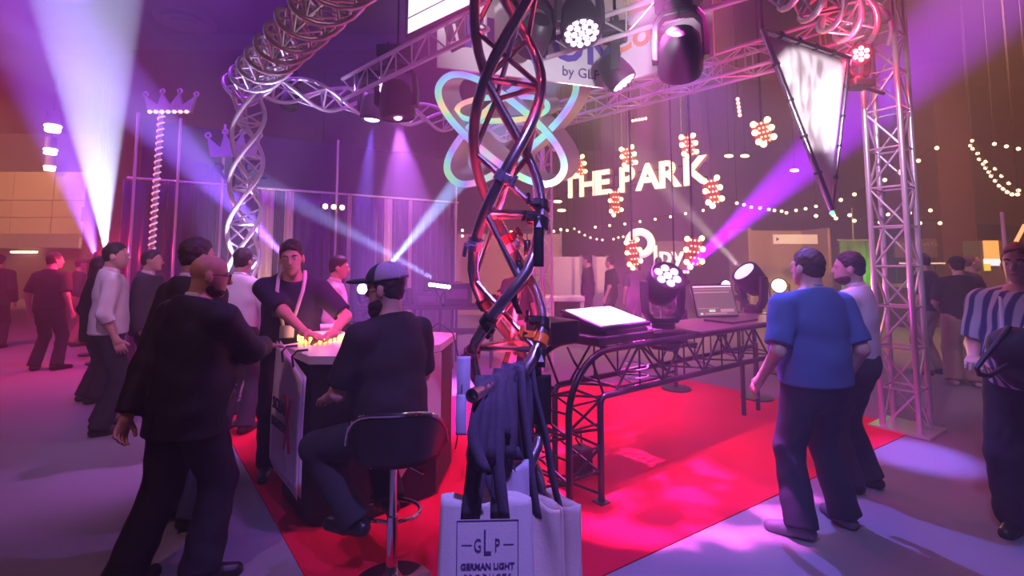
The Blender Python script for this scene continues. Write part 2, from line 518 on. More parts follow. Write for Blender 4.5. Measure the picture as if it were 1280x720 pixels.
    f.el(Hd(0, 0.086, -0.060), (0.024, 0.011, 0.009), rh, 0.008)
    f.el(Hd(0, 0.074, -0.098), (0.022, 0.018, 0.018), rh, 0.02)
    for sx in (-1, 1):
        f.el(Hd(sx * 0.079, -0.008, -0.012), (0.012, 0.022, 0.034), rh, 0.01)
        if face: f.el(Hd(sx * 0.031, 0.104, 0.006), (0.020, 0.018, 0.011), rh, 0.0, sub=True)
    parts = [f.mesh()]
    # hands: palm, four unequal bent fingers, thumb at the side of the palm
    for sx, el_, w_, hs in ((1, elr, wr, (hands or {}).get('r')), (-1, ell, wl, (hands or {}).get('l'))):
        if hs is None and hands is not None and not (hands or {}).get('all'): hs = {}
        if hands is None: hs = {}
        dr = Vector(hs.get('dir')) if hs.get('dir') else (w_ - el_)
        dr.normalize()
        pn = Vector(hs.get('palm', (-sx * 1.0, 0.15, 0))); pn = (pn - dr * pn.dot(dr)).normalized()
        th = Vector(hs.get('thumb', (0, 1, 0.2))); th = (th - dr * th.dot(dr)); th = (th - pn * th.dot(pn)).normalized()
        curl = hs.get('curl', 0.35)
        hf = Field(max(0.0042, res * 0.5) if res < 0.012 else res * 0.6)
        kn_ = w_ + dr * 0.088
        hf.rc(w_ - dr * 0.03, w_ + dr * 0.02, 0.030, 0.030, 0.01)
        hf.rc(w_ + dr * 0.025, w_ + dr * 0.070, 0.036, 0.042, 0.012, flat=0.40, u=th)
        for q, (lat, ln, rr) in enumerate(((0.032, 0.070, 0.0095), (0.0105, 0.080, 0.0098), (-0.0115, 0.074, 0.0094), (-0.032, 0.058, 0.0085))):
            p = w_ + dr * 0.082 + th * lat; an = curl * (0.5 + 0.12 * q)
            spread = 0.10 * (1.3 - q)
            for seg, fr in enumerate((0.45, 0.31, 0.24)):
                dd = (dr * math.cos(an) + pn * math.sin(an) + th * spread * 0.6).normalized()
                p2 = p + dd * ln * fr
                hf.rc(p, p2, rr * (1 - 0.1 * seg), rr * (0.92 - 0.1 * seg), 0.004)
                p = p2; an += curl * 0.8
        tb = w_ + dr * 0.03 + th * 0.028; td = (dr * 0.72 + th * 0.6 + pn * 0.35).normalized()
        t2 = tb + td * 0.042; t3 = t2 + (td * 0.8 + dr * 0.4).normalized() * 0.034
        hf.rc(tb, t2, 0.015, 0.0115, 0.006); hf.rc(t2, t3, 0.0115, 0.009, 0.004)
        parts.append(hf.mesh())
    body = net_object(name, parts, sk)
    body.location = loc; body.rotation_euler = (0, 0, yaw); body.scale = (S, S, S)
    tag(body, label, 'person', group)
    cr = res * 1.05
    sd = loc[0] * 3.1 + loc[1]
    # trousers
    f = Field(cr)
    f.rc(U(0, 0, 0.955), U(0, 0, 1.03), 0.162 * bw, 0.156 * bw, 0.04, flat=0.72, u=ux, grow=0.012)
    f.rc(pel + Vector((0.05, 0, 0.0)), pel + Vector((-0.05, 0, 0.0)), 0.112, 0.112, 0.05, grow=0.008)
    leg(f, hipr, knr, ar, 0.018 + flare, fl=0.026); leg(f, hipl, knl, al, 0.018 + flare, fl=0.026)
    wst = U(0, 0, 1.045); n = Rl @ Vector((0, 0, 1))
    net_object('trousers', [f.mesh(cuts=[(wst, n)], wrinkle=0.0035, freq=24, seed=sd)], bottommat, body)
    # upper garment
    f = Field(cr)
    hemz = hem if hem is not None else (0.90 if untuck else 1.0)
    g = {'shirt': 0.014, 'jacket': 0.028, 'tee': 0.014}.get(top, 0.014)
    torso(f, g)
    if hemz < 0.95:
        f.rc(U(0, 0, hemz - 0.03), U(0, 0, 1.06), 0.165 * bw, 0.158 * bw, 0.05, flat=0.76, u=ux, grow=g + 0.014)
    up = {'long': 1.97, 'rolled': 1.35, 'short': 0.86}[sleeve]
    arm(f, shr, elr, wr, g, up, taper=0.006 if sleeve == 'short' else 0.004); arm(f, shl, ell, wl, g, up, taper=0.006 if sleeve == 'short' else 0.004)
    hz = U(0, 0, hemz); nk = U(0, -0.02, 1.515); nn = Rl @ Vector((0, 0.35, 1)).normalized()
    net_object({'jacket': 'jacket', 'tee': 'shirt', 'shirt': 'shirt'}[top], [f.mesh(cuts=[(hz, -n), (nk, nn)], wrinkle=0.0032 if top != 'jacket' else 0.004, freq=20, seed=sd + 1)], topmat, body)
    if collar:
        f = Field(cr)
        f.rc(U(0, -0.014, 1.485), U(0, -0.004, 1.535), 0.074, 0.068, 0.0, cuts=[(U(0, -0.01, 1.545), Rl @ Vector((0, 0.25, 1)).normalized()), (U(0, 0, 1.47), Rl @ Vector((0, 0, -1)))])
        net_object('collar', [f.mesh()], collar, body)
    # shoes
    for an, ty in ((ar, toe_r), (al, toe_l)):
        d = Matrix.Rotation(ty, 3, 'Z') @ Vector((0, 1, 0))
        z0 = an.z - 0.085
        f = Field(max(0.007, res * 0.8))
        b = Vector((an.x, an.y, z0))
        f.rc(b - d * 0.045 + Vector((0, 0, 0.045)), b + d * 0.06 + Vector((0, 0, 0.045)), 0.043, 0.045, 0.02)
        f.rc(b + d * 0.06 + Vector((0, 0, 0.036)), b + d * 0.165 + Vector((0, 0, 0.022)), 0.047, 0.040, 0.02)
        f.rc(b + Vector((0, 0, 0.05)), b + Vector((0, 0, 0.11)), 0.044, 0.042, 0.02)
        net_object('shoe', [f.mesh(cuts=[(b, Vector((0, 0, -1)))])], shoemat or mat('black_leather', (0.02, 0.018, 0.018), 0.35, scale=60), body)
    # hair
    if hairstyle != 'bald':
        hm = mat(hair[0], hair[1], 0.55, var=0.4, scale=90, bump=0.3, stretch=(1, 1, 0.25))
        f = Field(max(0.006, res * 0.75))
        def keep(y0, z0, y1, z1):              # keep what lies behind / above the line through these two points of the profile
            return (Hd(0, y0, z0), -(Rh @ Vector((0, -(z0 - z1), y0 - y1)).normalized()))
        yf = {'short': 0.080, 'long': 0.080, 'receding': 0.03, 'tuft': 0.086}[hairstyle]
        vol = {'short': 0.008, 'long': 0.016, 'receding': 0.002, 'tuft': 0.018}[hairstyle]
        base = tuple((v + 0.0045) * heads for v in (0.077, 0.097, 0.088))
        # close-cropped layer down to temples and nape, then the fuller top
        f.el(Hd(0, -0.012, 0.032), base, rh, 0.0, cuts=[keep(yf - 0.006, 0.086, 0.004, -0.02), (Hd(0, 0, -0.035), Rh @ Vector((0, 0.3, -1)).normalized()), (Hd(0, yf, 0), Rh @ Vector((0, 1, 0.25)).normalized())])
        f.el(Hd(0, -0.05, -0.012), tuple(v * heads for v in (0.066, 0.055, 0.06)), rh, 0.01, cuts=[(Hd(0, 0, -0.065), Rh @ Vector((0, 0, -1)))])
        f.el(Hd(0, -0.016 + vol * 0.5, 0.044 + vol * 0.55), tuple((v + vol * 0.45) * heads for v in (0.074, 0.092, 0.084)), rh, 0.012, cuts=[keep(yf + 0.004, 0.086, -0.10, 0.0)])
        if hairstyle == 'long':
            for sx in (-1, 0, 1):
                f.rc(Hd(sx * 0.06, -0.05, 0.0), Hd(sx * 0.075, -0.07, -0.2), 0.045, 0.035, 0.03)
        net_object('hair', [f.mesh(wrinkle=0.0035, freq=85, seed=sd)], hm, body)
    if beard:
        f = Field(max(0.006, res * 0.75))
        f.el(Hd(0, 0.03, -0.075), tuple(v * heads for v in (0.066, 0.070, 0.062 if beard[2:] else 0.052)), rh, 0.02, cuts=[(Hd(0, 0.0, -0.045), Rh @ Vector((0, 0.35, 1)).normalized()), (Hd(0, -0.03, 0), Rh @ Vector((0, -1, 0)))])
        if beard[2:]: f.el(Hd(0, 0.062, -0.125), (0.045, 0.035, 0.04), rh, 0.03)
        net_object('beard', [f.mesh(wrinkle=0.002, freq=110)], mat(beard[0], beard[1], 0.7, var=0.4, scale=90, bump=0.3), body)
    if face:
        ew, ei, lp, eb = mat('eye_white', (0.75, 0.72, 0.7), 0.2), mat('eye_iris', (0.05, 0.03, 0.02), 0.2), mat('lips', (0.42, 0.17, 0.16), 0.45), mat('eyebrow', hair[1], 0.7)
        for sx in (-1, 1):
            e = MB().ball(Hd(sx * 0.031, 0.076, 0.006), 0.0135, 12, 8).build('eye', ew, body, local=True)
            MB().ball(Hd(sx * 0.031, 0.0855, 0.005), 0.0058, 10, 6).build('iris', ei, e, local=True)
            MB().tube([Hd(sx * 0.013, 0.094, 0.028), Hd(sx * 0.032, 0.092, 0.034), Hd(sx * 0.05, 0.078, 0.028)], [0.004, 0.0052, 0.003], 6).build('eyebrow', eb, body, local=True)
        MB().tube([Hd(-0.024, 0.087, -0.060), Hd(-0.008, 0.0965, -0.058), Hd(0.008, 0.0965, -0.058), Hd(0.024, 0.087, -0.060)], [0.002, 0.0052, 0.0052, 0.002], 6).build('lips', lp, body, local=True)
    return dict(body=body, U=U, Hd=Hd, Rh=Rh, Rl=Rl, shr=shr, shl=shl, elr=elr, ell=ell, wr=wr, wl=wl, hc=hc, pel=pel, S=S)
def local(w, loc, yaw, H):
    """a place in the hall seen from inside a person's own frame"""
    v = Matrix.Rotation(-yaw, 3, 'Z') @ (Vector(w) - Vector(loc))
    return v / (H / 1.78)
# ------------------------------------------------------------------ the hall
ALU = mat('brushed_aluminium', (0.74, 0.73, 0.76), 0.32, 0.65, var=0.1, scale=30)
BLACKMETAL = mat('black_painted_metal', (0.018, 0.017, 0.022), 0.3, 0.3, var=0.3, scale=40)
BLACKPLASTIC = mat('black_plastic', (0.013, 0.012, 0.015), 0.5, var=0.25, scale=50)
WHITE = mat('white_laminate', (0.8, 0.8, 0.82), 0.35, var=0.03)
CHROME = mat('chrome', (0.85, 0.85, 0.88), 0.08, 1.0, var=0.03)
X0, X1, Y0, Y1, ZC = -25.0, 22.0, -5.0, 24.0, 7.2
def struct(name, mb, m, parent=None, smooth=False, label=None):
    o = mb.build(name, m, parent, smooth=smooth)
    if not parent: o['kind'] = 'structure'
    if label: o['label'] = label
    return o
floor_m = mat('grey_hall_carpet', (0.26, 0.24, 0.27), 0.92, var=0.22, scale=130, bump=0.35, spec=0.15)
struct('floor', MB().box(((X0 + X1) / 2, (Y0 + Y1) / 2, -0.1), (X1 - X0, Y1 - Y0, 0.2)), floor_m, label='grey carpeted exhibition hall floor')
ceil_m = mat('dark_hall_ceiling', (0.10, 0.085, 0.10), 0.85, var=0.2, scale=3)
struct('ceiling', MB().box(((X0 + X1) / 2, (Y0 + Y1) / 2, ZC + 0.1), (X1 - X0, Y1 - Y0, 0.2)), ceil_m, label='dark ceiling of the hall')
wall_m = mat('brown_hall_wall', (0.13, 0.085, 0.07), 0.85, var=0.15, scale=2)
struct('wall_back', MB().box(((X0 + X1) / 2, Y1 + 0.1, ZC / 2), (X1 - X0, 0.2, ZC)), wall_m, label='dark brown far wall of the hall')
struct('wall_left', MB().box((X0 - 0.1, (Y0 + Y1) / 2, ZC / 2), (0.2, Y1 - Y0, ZC)), wall_m, label='dark side wall of the hall')
struct('wall_right', MB().box((X1 + 0.1, (Y0 + Y1) / 2, ZC / 2), (0.2, Y1 - Y0, ZC)), wall_m, label='brown side wall of the hall')
struct('wall_front', MB().box(((X0 + X1) / 2, Y0 - 0.1, ZC / 2), (X1 - X0, 0.2, ZC)), wall_m, label='dark wall behind the camera')

# beige partition wall at the far left with ledges, header band and recess below
bw_m = mat('beige_partition', (0.62, 0.47, 0.33), 0.7, var=0.06, scale=4)
gw_m = mat('grey_header_band', (0.33, 0.29, 0.28), 0.75, var=0.06, scale=4)
WX0, WX1, WY = X0, -18.0, 20.5
pw = empty('wall_partition', (WX0, WY, 0)); pw['kind'] = 'structure'; pw['label'] = 'beige partition wall with grey header band at far left'
zs = [2.8, 3.5, 4.25, 5.5]
for i in range(3):
    for j in range(4):
        w = (WX1 - WX0) / 4
        MB().box((WX0 + w * (j + 0.5), WY + 0.15 + 0.03 * (i == 2), (zs[i] + zs[i + 1]) / 2), (w - 0.02, 0.3, zs[i + 1] - zs[i] - 0.03)).build('panel', bw_m, pw, smooth=False)
MB().box(((WX0 + WX1) / 2, WY + 0.05, 2.5), (WX1 - WX0, 0.5, 0.6)).build('header_band', gw_m, pw, smooth=False)
MB().box(((WX0 + WX1) / 2, WY + 0.6, 1.1), (WX1 - WX0, 0.1, 2.2)).build('recess_back', mat('recess_brown', (0.2, 0.12, 0.1), 0.8), pw, smooth=False)
MB().box(((WX0 + WX1) / 2, WY + 0.4, 6.35), (WX1 - WX0, 0.5, 1.7)).build('upper_fascia', ceil_m, pw, smooth=False)
text('lettering', 'R', WHITE, pw, at(103, 310, WY - 0.22), 0.62, frame((1, 0, 0)), offset=0.02)
dl_m = mat('warm_downlight', (1, 0.8, 0.5), emit=(1, 0.72, 0.4), power=5)
for px in (19, 30, 41):
    c = at(px, 316.5, WY + 0.3)
    MB().lathe([(0.0, 0), (0.14, 0), (0.16, 0.05), (0.16, 0.09), (0, 0.1)], c, 14).build('downlight', dl_m, pw)
cl = empty('wall_column', (WX1 + 0.2, WY, 0)); cl['kind'] = 'structure'; cl['label'] = 'dark column at the end of the beige partition'
MB().box((WX1 + 0.25, WY - 0.1, 2.6), (0.5, 0.6, 5.2)).build('shaft', mat('dark_column', (0.1, 0.06, 0.06), 0.8), cl, smooth=False)
MB().box((WX1 + 0.25, WY - 0.1, 3.6), (0.62, 0.72, 0.6)).build('collar_box', mat('dark_column', (0.1, 0.06, 0.06), 0.8), cl, smooth=False)
# brown column and wall mass on the right
cr = empty('wall_pier', (11.5, 13.0, 0)); cr['kind'] = 'structure'; cr['label'] = 'red-brown pier at the right beside the food counter'
p = at(1200, 300, 13.0)
MB().box((p.x, 13.4, ZC / 2), (0.95, 0.8, ZC)).build('shaft', mat('red_brown_pier', (0.2, 0.075, 0.055), 0.8), cr, smooth=False)
MB().box((p.x + 4.2, 15.2, 5.0), (8.5, 0.5, 4.4)).build('fascia', mat('red_brown_pier', (0.2, 0.075, 0.055), 0.8), cr, smooth=False)

# red carpet of the booth
red_m = mat('red_booth_carpet', (0.62, 0.006, 0.04), 0.95, var=0.2, scale=140, bump=0.35, spec=0.1)
quad = [gnd(722, 713), gnd(1150, 536), gnd(848, 473), gnd(560, 484)]
A, Bc = Vector((-0.58, 2.03, 0)), Vector((quad[1].x, quad[1].y, 0))
Cc, Dc = Vector((quad[2].x, quad[2].y, 0)), Vector((-3.2, 5.35, 0))
rc = MB().prism([A, Bc, Cc, Dc], (0, 0, 0.008)).build('red_carpet', red_m, None, smooth=False)
tag(rc, 'bright red carpet laid under the lighting booth', 'carpet')

# ceiling fittings
def ceiling_vent(c, label):
    t = thing('ceiling_vent', c, label, 'vent')
    vm = mat('vent_metal', (0.22, 0.19, 0.2), 0.5, 0.4)
    for i, (a, b, z) in enumerate(((0.62, 0.52, 0.0), (0.46, 0.36, -0.05), (0.3, 0.2, -0.1), (0.14, 0.0, -0.13))):
        MB().lathe([(b, z), (a, z - 0.02), (a, z), (b, z + 0.03)], Vector(c) , 28).build('ring', vm, t)
    MB().lathe([(0.3, -0.08), (0.3, 0.0), (0.5, 0.0)], c, 24).build('duct', vm, t)
ceiling_vent(atz(232, 26, ZC), 'round stepped air vent in the dark ceiling at upper left')
def downlight(px, py, Y, label, s=1.0):
    c = at(px, py, Y)
    t = thing('ceiling_lamp', c, label, 'lamp', 'warm hanging lamps at the left')
    MB().lathe([(0.0, 0.5), (0.16, 0.5), (0.17, 0.05), (0.0, 0.03)], c, 16).build('housing', mat('lamp_grey', (0.45, 0.4, 0.4), 0.5), t)
    MB().lathe([(0.19, 0.02), (0.21, 0.05), (0.19, 0.09)], c, 18).build('upper_ring', dl_m, t)
    MB().lathe([(0.0, -0.12), (0.17, -0.12), (0.19, -0.06), (0.17, 0.0), (0, 0)], c, 18).build('diffuser', mat('lamp_warm', (1, 0.8, 0.5), emit=(1, 0.68, 0.35), power=6), t)
    pipe('rod', c + Vector((0, 0, 0.5)), Vector((c.x, c.y, ZC)), 0.015, BLACKMETAL, t, 6)
downlight(66, 160, 14, 'warm hanging lamp nearest the ceiling left of the white beam')
downlight(63, 189, 17, 'middle warm hanging lamp left of the white beam')
downlight(62, 210, 20, 'lowest warm hanging lamp above the beige wall')
for i, (px0, px1, Y) in enumerate(((-60, 520, 11.5), (560, 1000, 13.5))):
    a, b = atz(px0, 60, ZC - 0.25), atz(px1, 60, ZC - 0.25)
    t = MB().box(((px0 - 640 + px1 - 640) / 2 / F * Y, Y, ZC - 0.2), ((px1 - px0) / F * Y, 0.35, 0.4)).build('trim_%d' % (i + 1), ceil_m, None, smooth=False)
    t['kind'] = 'structure'; t['label'] = 'dark beam crossing under the ceiling'

# ---------------------------------------------------------------- pipe and drape wall behind the booth on the left
DA, DB = Vector((-6.15, 7.9, 0)), Vector((-1.35, 11.2, 0))
dd = (DB - DA).normalized(); dn = Vector((dd.y, -dd.x, 0))
DL = (DB - DA).length
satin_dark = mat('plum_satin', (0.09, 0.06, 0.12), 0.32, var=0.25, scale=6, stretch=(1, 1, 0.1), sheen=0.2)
satin_glint = mat('satin_highlight', (0.72, 0.58, 0.46), 0.3, var=0.15, scale=6, stretch=(1, 1, 0.1), sheen=0.2)  # warm reflections off the folds, put into the cloth colour of narrow strips
def dpos(px):
    k = (px - 640) / F
    return (DA.x - k * DA.y) / (k * dd.y - dd.x)
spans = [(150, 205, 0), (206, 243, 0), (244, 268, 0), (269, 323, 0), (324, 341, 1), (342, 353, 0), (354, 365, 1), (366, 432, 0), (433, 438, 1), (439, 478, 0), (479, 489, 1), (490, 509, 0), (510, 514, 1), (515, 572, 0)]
names = ['dark plum drape at the left end of the drape wall', 'dark plum drape behind the black-jacketed man', 'narrow plum drape beside the lit wrapped post', 'plum drape directly behind the twisted corner truss',
         'drape strip coloured as a cream reflection just right of the twisted corner truss', 'narrow plum drape between two strips coloured as cream reflections', 'drape strip coloured as a cream reflection left of the lanyard man', 'wide plum drape behind the lanyard man', 'very narrow strip coloured as a cream reflection right of the lanyard man', 'plum drape left of the crossing beams', 'drape strip coloured as a cream reflection at the crossing beams', 'narrow plum drape right of the crossing beams', 'very narrow strip coloured as a cream reflection near the LED bar', 'plum drape at the right end of the drape wall']
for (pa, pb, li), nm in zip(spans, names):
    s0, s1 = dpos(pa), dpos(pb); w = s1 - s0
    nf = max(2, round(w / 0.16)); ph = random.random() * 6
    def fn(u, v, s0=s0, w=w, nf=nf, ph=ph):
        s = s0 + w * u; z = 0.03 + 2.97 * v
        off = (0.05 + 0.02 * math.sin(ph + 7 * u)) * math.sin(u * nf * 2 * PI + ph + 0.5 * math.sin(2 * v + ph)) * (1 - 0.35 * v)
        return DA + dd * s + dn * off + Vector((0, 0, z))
    o = MB().grid(fn, nf * 8, 8).build('satin_drape', satin_glint if li else satin_dark, None, solid=0.006)
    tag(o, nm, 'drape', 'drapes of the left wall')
pr = pipe('drape_rail', DA + dd * -0.2 + Vector((0, 0, 3.03)), DB + dd * 0.1 + Vector((0, 0, 3.03)), 0.022, ALU)
tag(pr, 'long thin metal rail carrying the drape wall', 'rail')
for k, (px, nm) in enumerate(((164, 'thin upright pipe at the left end of the drape wall'), (218, 'thin upright pipe left of the wrapped post'), (274, 'thin upright pipe beside the twisted corner truss'), (417, 'thin upright pipe above the lanyard man'), (566, 'thin upright pipe at the right end of the drape wall'))):
    q = DA + dd * dpos(px) + dn * 0.14
    up = thing('upright_pipe', q, nm, 'pipe', 'uprights of the drape wall')
    pipe('post', q + Vector((0, 0, 0.0)), q + Vector((0, 0, 4.1)), 0.022, ALU, up)
    MB().box(q + Vector((0, 0, 0.012)), (0.34, 0.34, 0.016), math.atan2(dd.y, dd.x)).build('base_plate', BLACKMETAL, up, smooth=False)
masks = mat('black_masking', (0.035, 0.03, 0.04), 0.85, var=0.2, scale=5)
mw = MB()
mw.box(DA + dd * (DL / 2) - dn * 0.35 + Vector((0, 0, 2.05)), (DL + 0.1, 0.06, 4.1), math.atan2(dd.y, dd.x))
tag(mw.build('masking_wall', masks, None, smooth=False), 'tall dark masking wall standing behind the satin drapes', 'wall panel')
for px in (333, 359, 484):
    q = DA + dd * dpos(px) + dn * 0.35
    spot('added_drape_fill', q + Vector((0, 0, 0.15)), q - dn * 0.3 + Vector((0, 0, 2.2)), (1.0, 0.72, 0.42), 160, 26, 0.7)  # added without a fixture, to brighten the cream streaks
# small lit bar on the drape wall
q = DA + dd * dpos(411) + dn * 0.26 + Vector((0, 0, 2.72))
lb = thing('bar_light', q, 'short bar of three warm lamps on the drape wall', 'lamp')
MB().box(q, (0.5, 0.08, 0.06), math.atan2(dd.y, dd.x)).build('bar', BLACKMETAL, lb, smooth=False)
for k in (-1, 0, 1):
    MB().ball(q + dd * 0.16 * k + dn * 0.05, 0.05, 10, 6).build('bulb', mat('lamp_warm', (1, .8, .5)), lb)
# ------------------------------------------------------------------ trusses of the booth
AX, BX = Vector((-0.71, 0.70, 0)), Vector((0.81, 0.585, 0))
def straight_truss(name, label, p0, p1, w, h, bay, r, rb, m, group=None, tri=False, ladder=False):
    p0, p1 = Vector(p0), Vector(p1); d = (p1 - p0); L = d.length; d.normalize()
    side = d.cross(Vector((0, 0, 1))); side = side.normalized() if side.length > 0.1 else Vector((1, 0, 0))
    if abs(d.z) > 0.9: side = Vector((math.cos(0.6), math.sin(0.6), 0))
    up = side.cross(d).normalized()
    t = thing(name, p0, label, 'truss', group)
    if tri: offs = [side * (w / 2) + up * (h / 2), -side * (w / 2) + up * (h / 2), -up * (h / 2)]
    elif ladder: offs = [up * (h / 2), -up * (h / 2)]
    else: offs = [side * (w / 2) + up * (h / 2), -side * (w / 2) + up * (h / 2), -side * (w / 2) - up * (h / 2), side * (w / 2) - up * (h / 2)]
    for o in offs: pipe('chord', p0 + o, p1 + o, r, m, t)
    n = max(1, round(L / bay)); st = L / n; N = len(offs)
    for i in range(1 if ladder else N):
        a, b = offs[i], offs[(i + 1) % N]
        for k in range(n):
            q0, q1 = p0 + d * st * k, p0 + d * st * (k + 1)
            x, y = (a, b) if (k + i) % 2 == 0 else (b, a)
            pipe('brace', q0 + x, q1 + y, rb, m, t, 7)
            if k: pipe('brace', q0 + a, q0 + b, rb, m, t, 7)
    return t
def helix_truss(name, label, p0, p1, R, pitch, phase, r, rb, m, step=0.3, group=None, N=3, z_ref=0.0, low_pitch=None):
    p0, p1 = Vector(p0), Vector(p1); d = p1 - p0; L = d.length; d.normalize()
    if abs(d.z) > 0.9: u, v = Vector((1, 0, 0)), Vector((0, 1, 0))
    else:
        u = d.cross(Vector((0, 0, 1))).normalized(); v = u.cross(d) * -1
    t = thing(name, p0, label, 'truss', group)
    turn = lambda s: (s - z_ref) / (low_pitch if low_pitch and s < z_ref else pitch)
    P = lambda i, s: p0 + d * s + (u * math.cos(2 * PI * (turn(s) + i / N) + phase) + v * math.sin(2 * PI * (turn(s) + i / N) + phase)) * R
    ns = max(8, int(L / 0.06))
    for i in range(N):
        MB().tube([P(i, L * k / ns) for k in range(ns + 1)], r, 12).build('chord', m, t)
    k = 0; s = step * 0.5
    while s + step < L:
        for i in range(N):
            a, b = (i, (i + 1) % N) if k % 2 == 0 else ((i + 1) % N, i)
            pipe('brace', P(a, s), P(b, s + step), rb, m, t, 8)
            if k % 2 == 0: pipe('brace', P(i, s), P((i + 1) % N, s), rb, m, t, 8)
        s += step; k += 1
    return t, P
NC = Vector((-0.02, 2.15, 0)); LC = Vector((-3.16, 5.65, 0)); RC_ = Vector((3.95, 4.95, 0)); BC = Vector((0.95, 8.3, 0))
TZ = 3.82
col_near, PN = helix_truss('twisted_truss_column', 'large twisted tube truss column in the foreground hung with clamps', NC, NC + Vector((0, 0, 4.0)), 0.155, 1.75, PI, 0.0245, 0.0130, mat('satin_steel_tube', (0.5, 0.46, 0.54), 0.27, 0.95, var=0.08), 0.29, z_ref=1.63, low_pitch=1.2)
MB().box(NC + Vector((0, 0, 0.012)), (0.6, 0.6, 0.02)).build('base_plate', BLACKMETAL, col_near, smooth=False)
col_left, PL = helix_truss('twisted_truss_column', 'twisted truss column glowing white and violet behind the white-shirted man', LC, LC + Vector((0, 0, TZ - 0.1)), 0.17, 1.7, 0.4, 0.025, 0.012, ALU, 0.2)
MB().box(LC + Vector((0, 0, 0.012)), (0.6, 0.6, 0.02)).build('base_plate', BLACKMETAL, col_left, smooth=False)
Z = Vector((0, 0, TZ))
helix_truss('twisted_truss_beam', 'twisted overhead truss beam running from top left edge to the corner column', NC + Z + AX * 0.2, LC + Z + AX * 0.35, 0.22, 1.05, 0.0, 0.023, 0.011, ALU, 0.17, group='twisted overhead beams')
helix_truss('twisted_truss_beam', 'wavy twisted truss beam behind the left corner column, lit pink', LC + Z + BX * 0.1, LC + Z + BX * 4.9, 0.17, 1.7, 1.0, 0.025, 0.012, ALU, 0.3, group='twisted overhead beams')
helix_truss('twisted_truss_beam', 'twisted truss beam glowing red at the top right above the sail', NC + Z + BX * 0.3 + Vector((0, 0, 0.1)), RC_ + Z + Vector((-0.1, 0, 0.28)), 0.21, 1.2, 0.5, 0.027, 0.012, ALU, 0.26, group='twisted overhead beams')
tower = straight_truss('square_truss_tower', 'tall square aluminium truss tower at the right corner of the booth', RC_, RC_ + Vector((0, 0, 4.45)), 0.3, 0.3, 0.42, 0.026, 0.011, ALU)
MB().box(RC_ + Vector((0, 0, 0.014)), (0.5, 0.5, 0.02), 0.6).build('base_plate', ALU, tower, smooth=False)
straight_truss('truss_beam', 'straight overhead truss under the white sign left of the column', at(428, 112, 5.8), at(610, 18, 4.15), 0.29, 0.27, 0.27, 0.025, 0.010, ALU, 'straight overhead trusses', ladder=True)
straight_truss('truss_beam', 'straight overhead truss carrying the wash lights right of the column', at(684, 58, 4.9), at(960, -30, 3.6), 0.26, 0.24, 0.28, 0.025, 0.010, ALU, 'straight overhead trusses', ladder=True)
straight_truss('truss_beam', 'straight overhead truss ending at the square tower behind the sail', at(690, 146, 8.0), at(1082, 34, 5.0), 0.3, 0.3, 0.4, 0.025, 0.010, ALU, 'straight overhead trusses')
sl = at(679, 372, 7.6)
straight_truss('slim_truss_tower', 'slim pale truss post behind the foreground column', (sl.x, sl.y, 0), (sl.x, sl.y, 3.5), 0.2, 0.2, 0.3, 0.02, 0.008, mat('white_truss', (0.75, 0.75, 0.75), 0.4), tri=False)
spot('truss_uplight', LC + Vector((0.05, -0.3, 0.9)), LC + Vector((0, 0, 3.4)), (0.65, 0.55, 1.0), 900, 50, 0.6)
spot('truss_uplight', LC + Vector((0.0, 0.0, 0.15)), LC + Vector((0, 0, 3.4)), (1, 0.05, 0.15), 400, 40, 0.6)
spot('truss_uplight', NC + Vector((0.0, 0.02, 0.9)), NC + Vector((0, 0, 3.4)), (1, 0.04, 0.1), 1500, 24, 0.6)
spot('truss_downlight', NC + Vector((0.0, 0.0, 3.95)), NC, (1, 0.04, 0.12), 4000, 15, 0.6)

# black arched truss that carries the lighting desk
SA = gnd(712, 646); SA.z = 0
NX = Vector((-0.70, 0.71, 0))
def arch(outer=True):
    pts = []
    if outer:
        pts = [(0, 0), (0, 0.3), (0, 0.62)]
        pts += [(0.42 - 0.42 * math.cos(a), 0.62 + 0.42 * math.sin(a)) for a in np.linspace(0.1, PI / 2, 10)]
        pts += [(0.9, 1.04), (1.6, 1.04), (3.3, 1.04)]
    else:
        pts = [(0.30, 0), (0.30, 0.4), (0.30, 0.66), (0.31, 0.70), (0.34, 0.72), (0.6, 0.72), (1.5, 0.72), (3.3, 0.72)]
    return pts
desk = thing('desk_truss', SA, 'black arched truss carrying the lighting desk over the red carpet', 'truss')
DW = 0.42
for off in (0.0, DW):
    for outer in (True, False):
        MB().tube([SA + BX * s + NX * off + Vector((0, 0, z)) for s, z in arch(outer)], 0.024, 12).build('chord', BLACKMETAL, desk)
def dpt(s, z, off): return SA + BX * s + NX * off + Vector((0, 0, z))
for off in (0.0, DW):
    for k in range(4):
        z0, z1 = 0.06 + 0.16 * k, 0.06 + 0.16 * (k + 1)
        pipe('brace', dpt(0, z0 if k % 2 else z1, off), dpt(0.30, z1 if k % 2 else z0, off), 0.010, BLACKMETAL, desk, 7)
        pipe('brace', dpt(0, z1, off), dpt(0.30, z1, off), 0.008, BLACKMETAL, desk, 7)
    pipe('brace', dpt(0.03, 0.82, off), dpt(0.31, 0.70, off), 0.010, BLACKMETAL, desk, 7)
    pipe('brace', dpt(0.22, 0.99, off), dpt(0.34, 0.72, off), 0.010, BLACKMETAL, desk, 7)
    for k in range(10):
        s0, s1 = 0.45 + 0.28 * k, 0.45 + 0.28 * (k + 1)
        pipe('brace', dpt(s0, 1.04 if k % 2 else 0.72, off), dpt(s1, 0.72 if k % 2 else 1.04, off), 0.010, BLACKMETAL, desk, 7)
        pipe('brace', dpt(s1, 0.72, off), dpt(s1, 1.04, off), 0.008, BLACKMETAL, desk, 7)
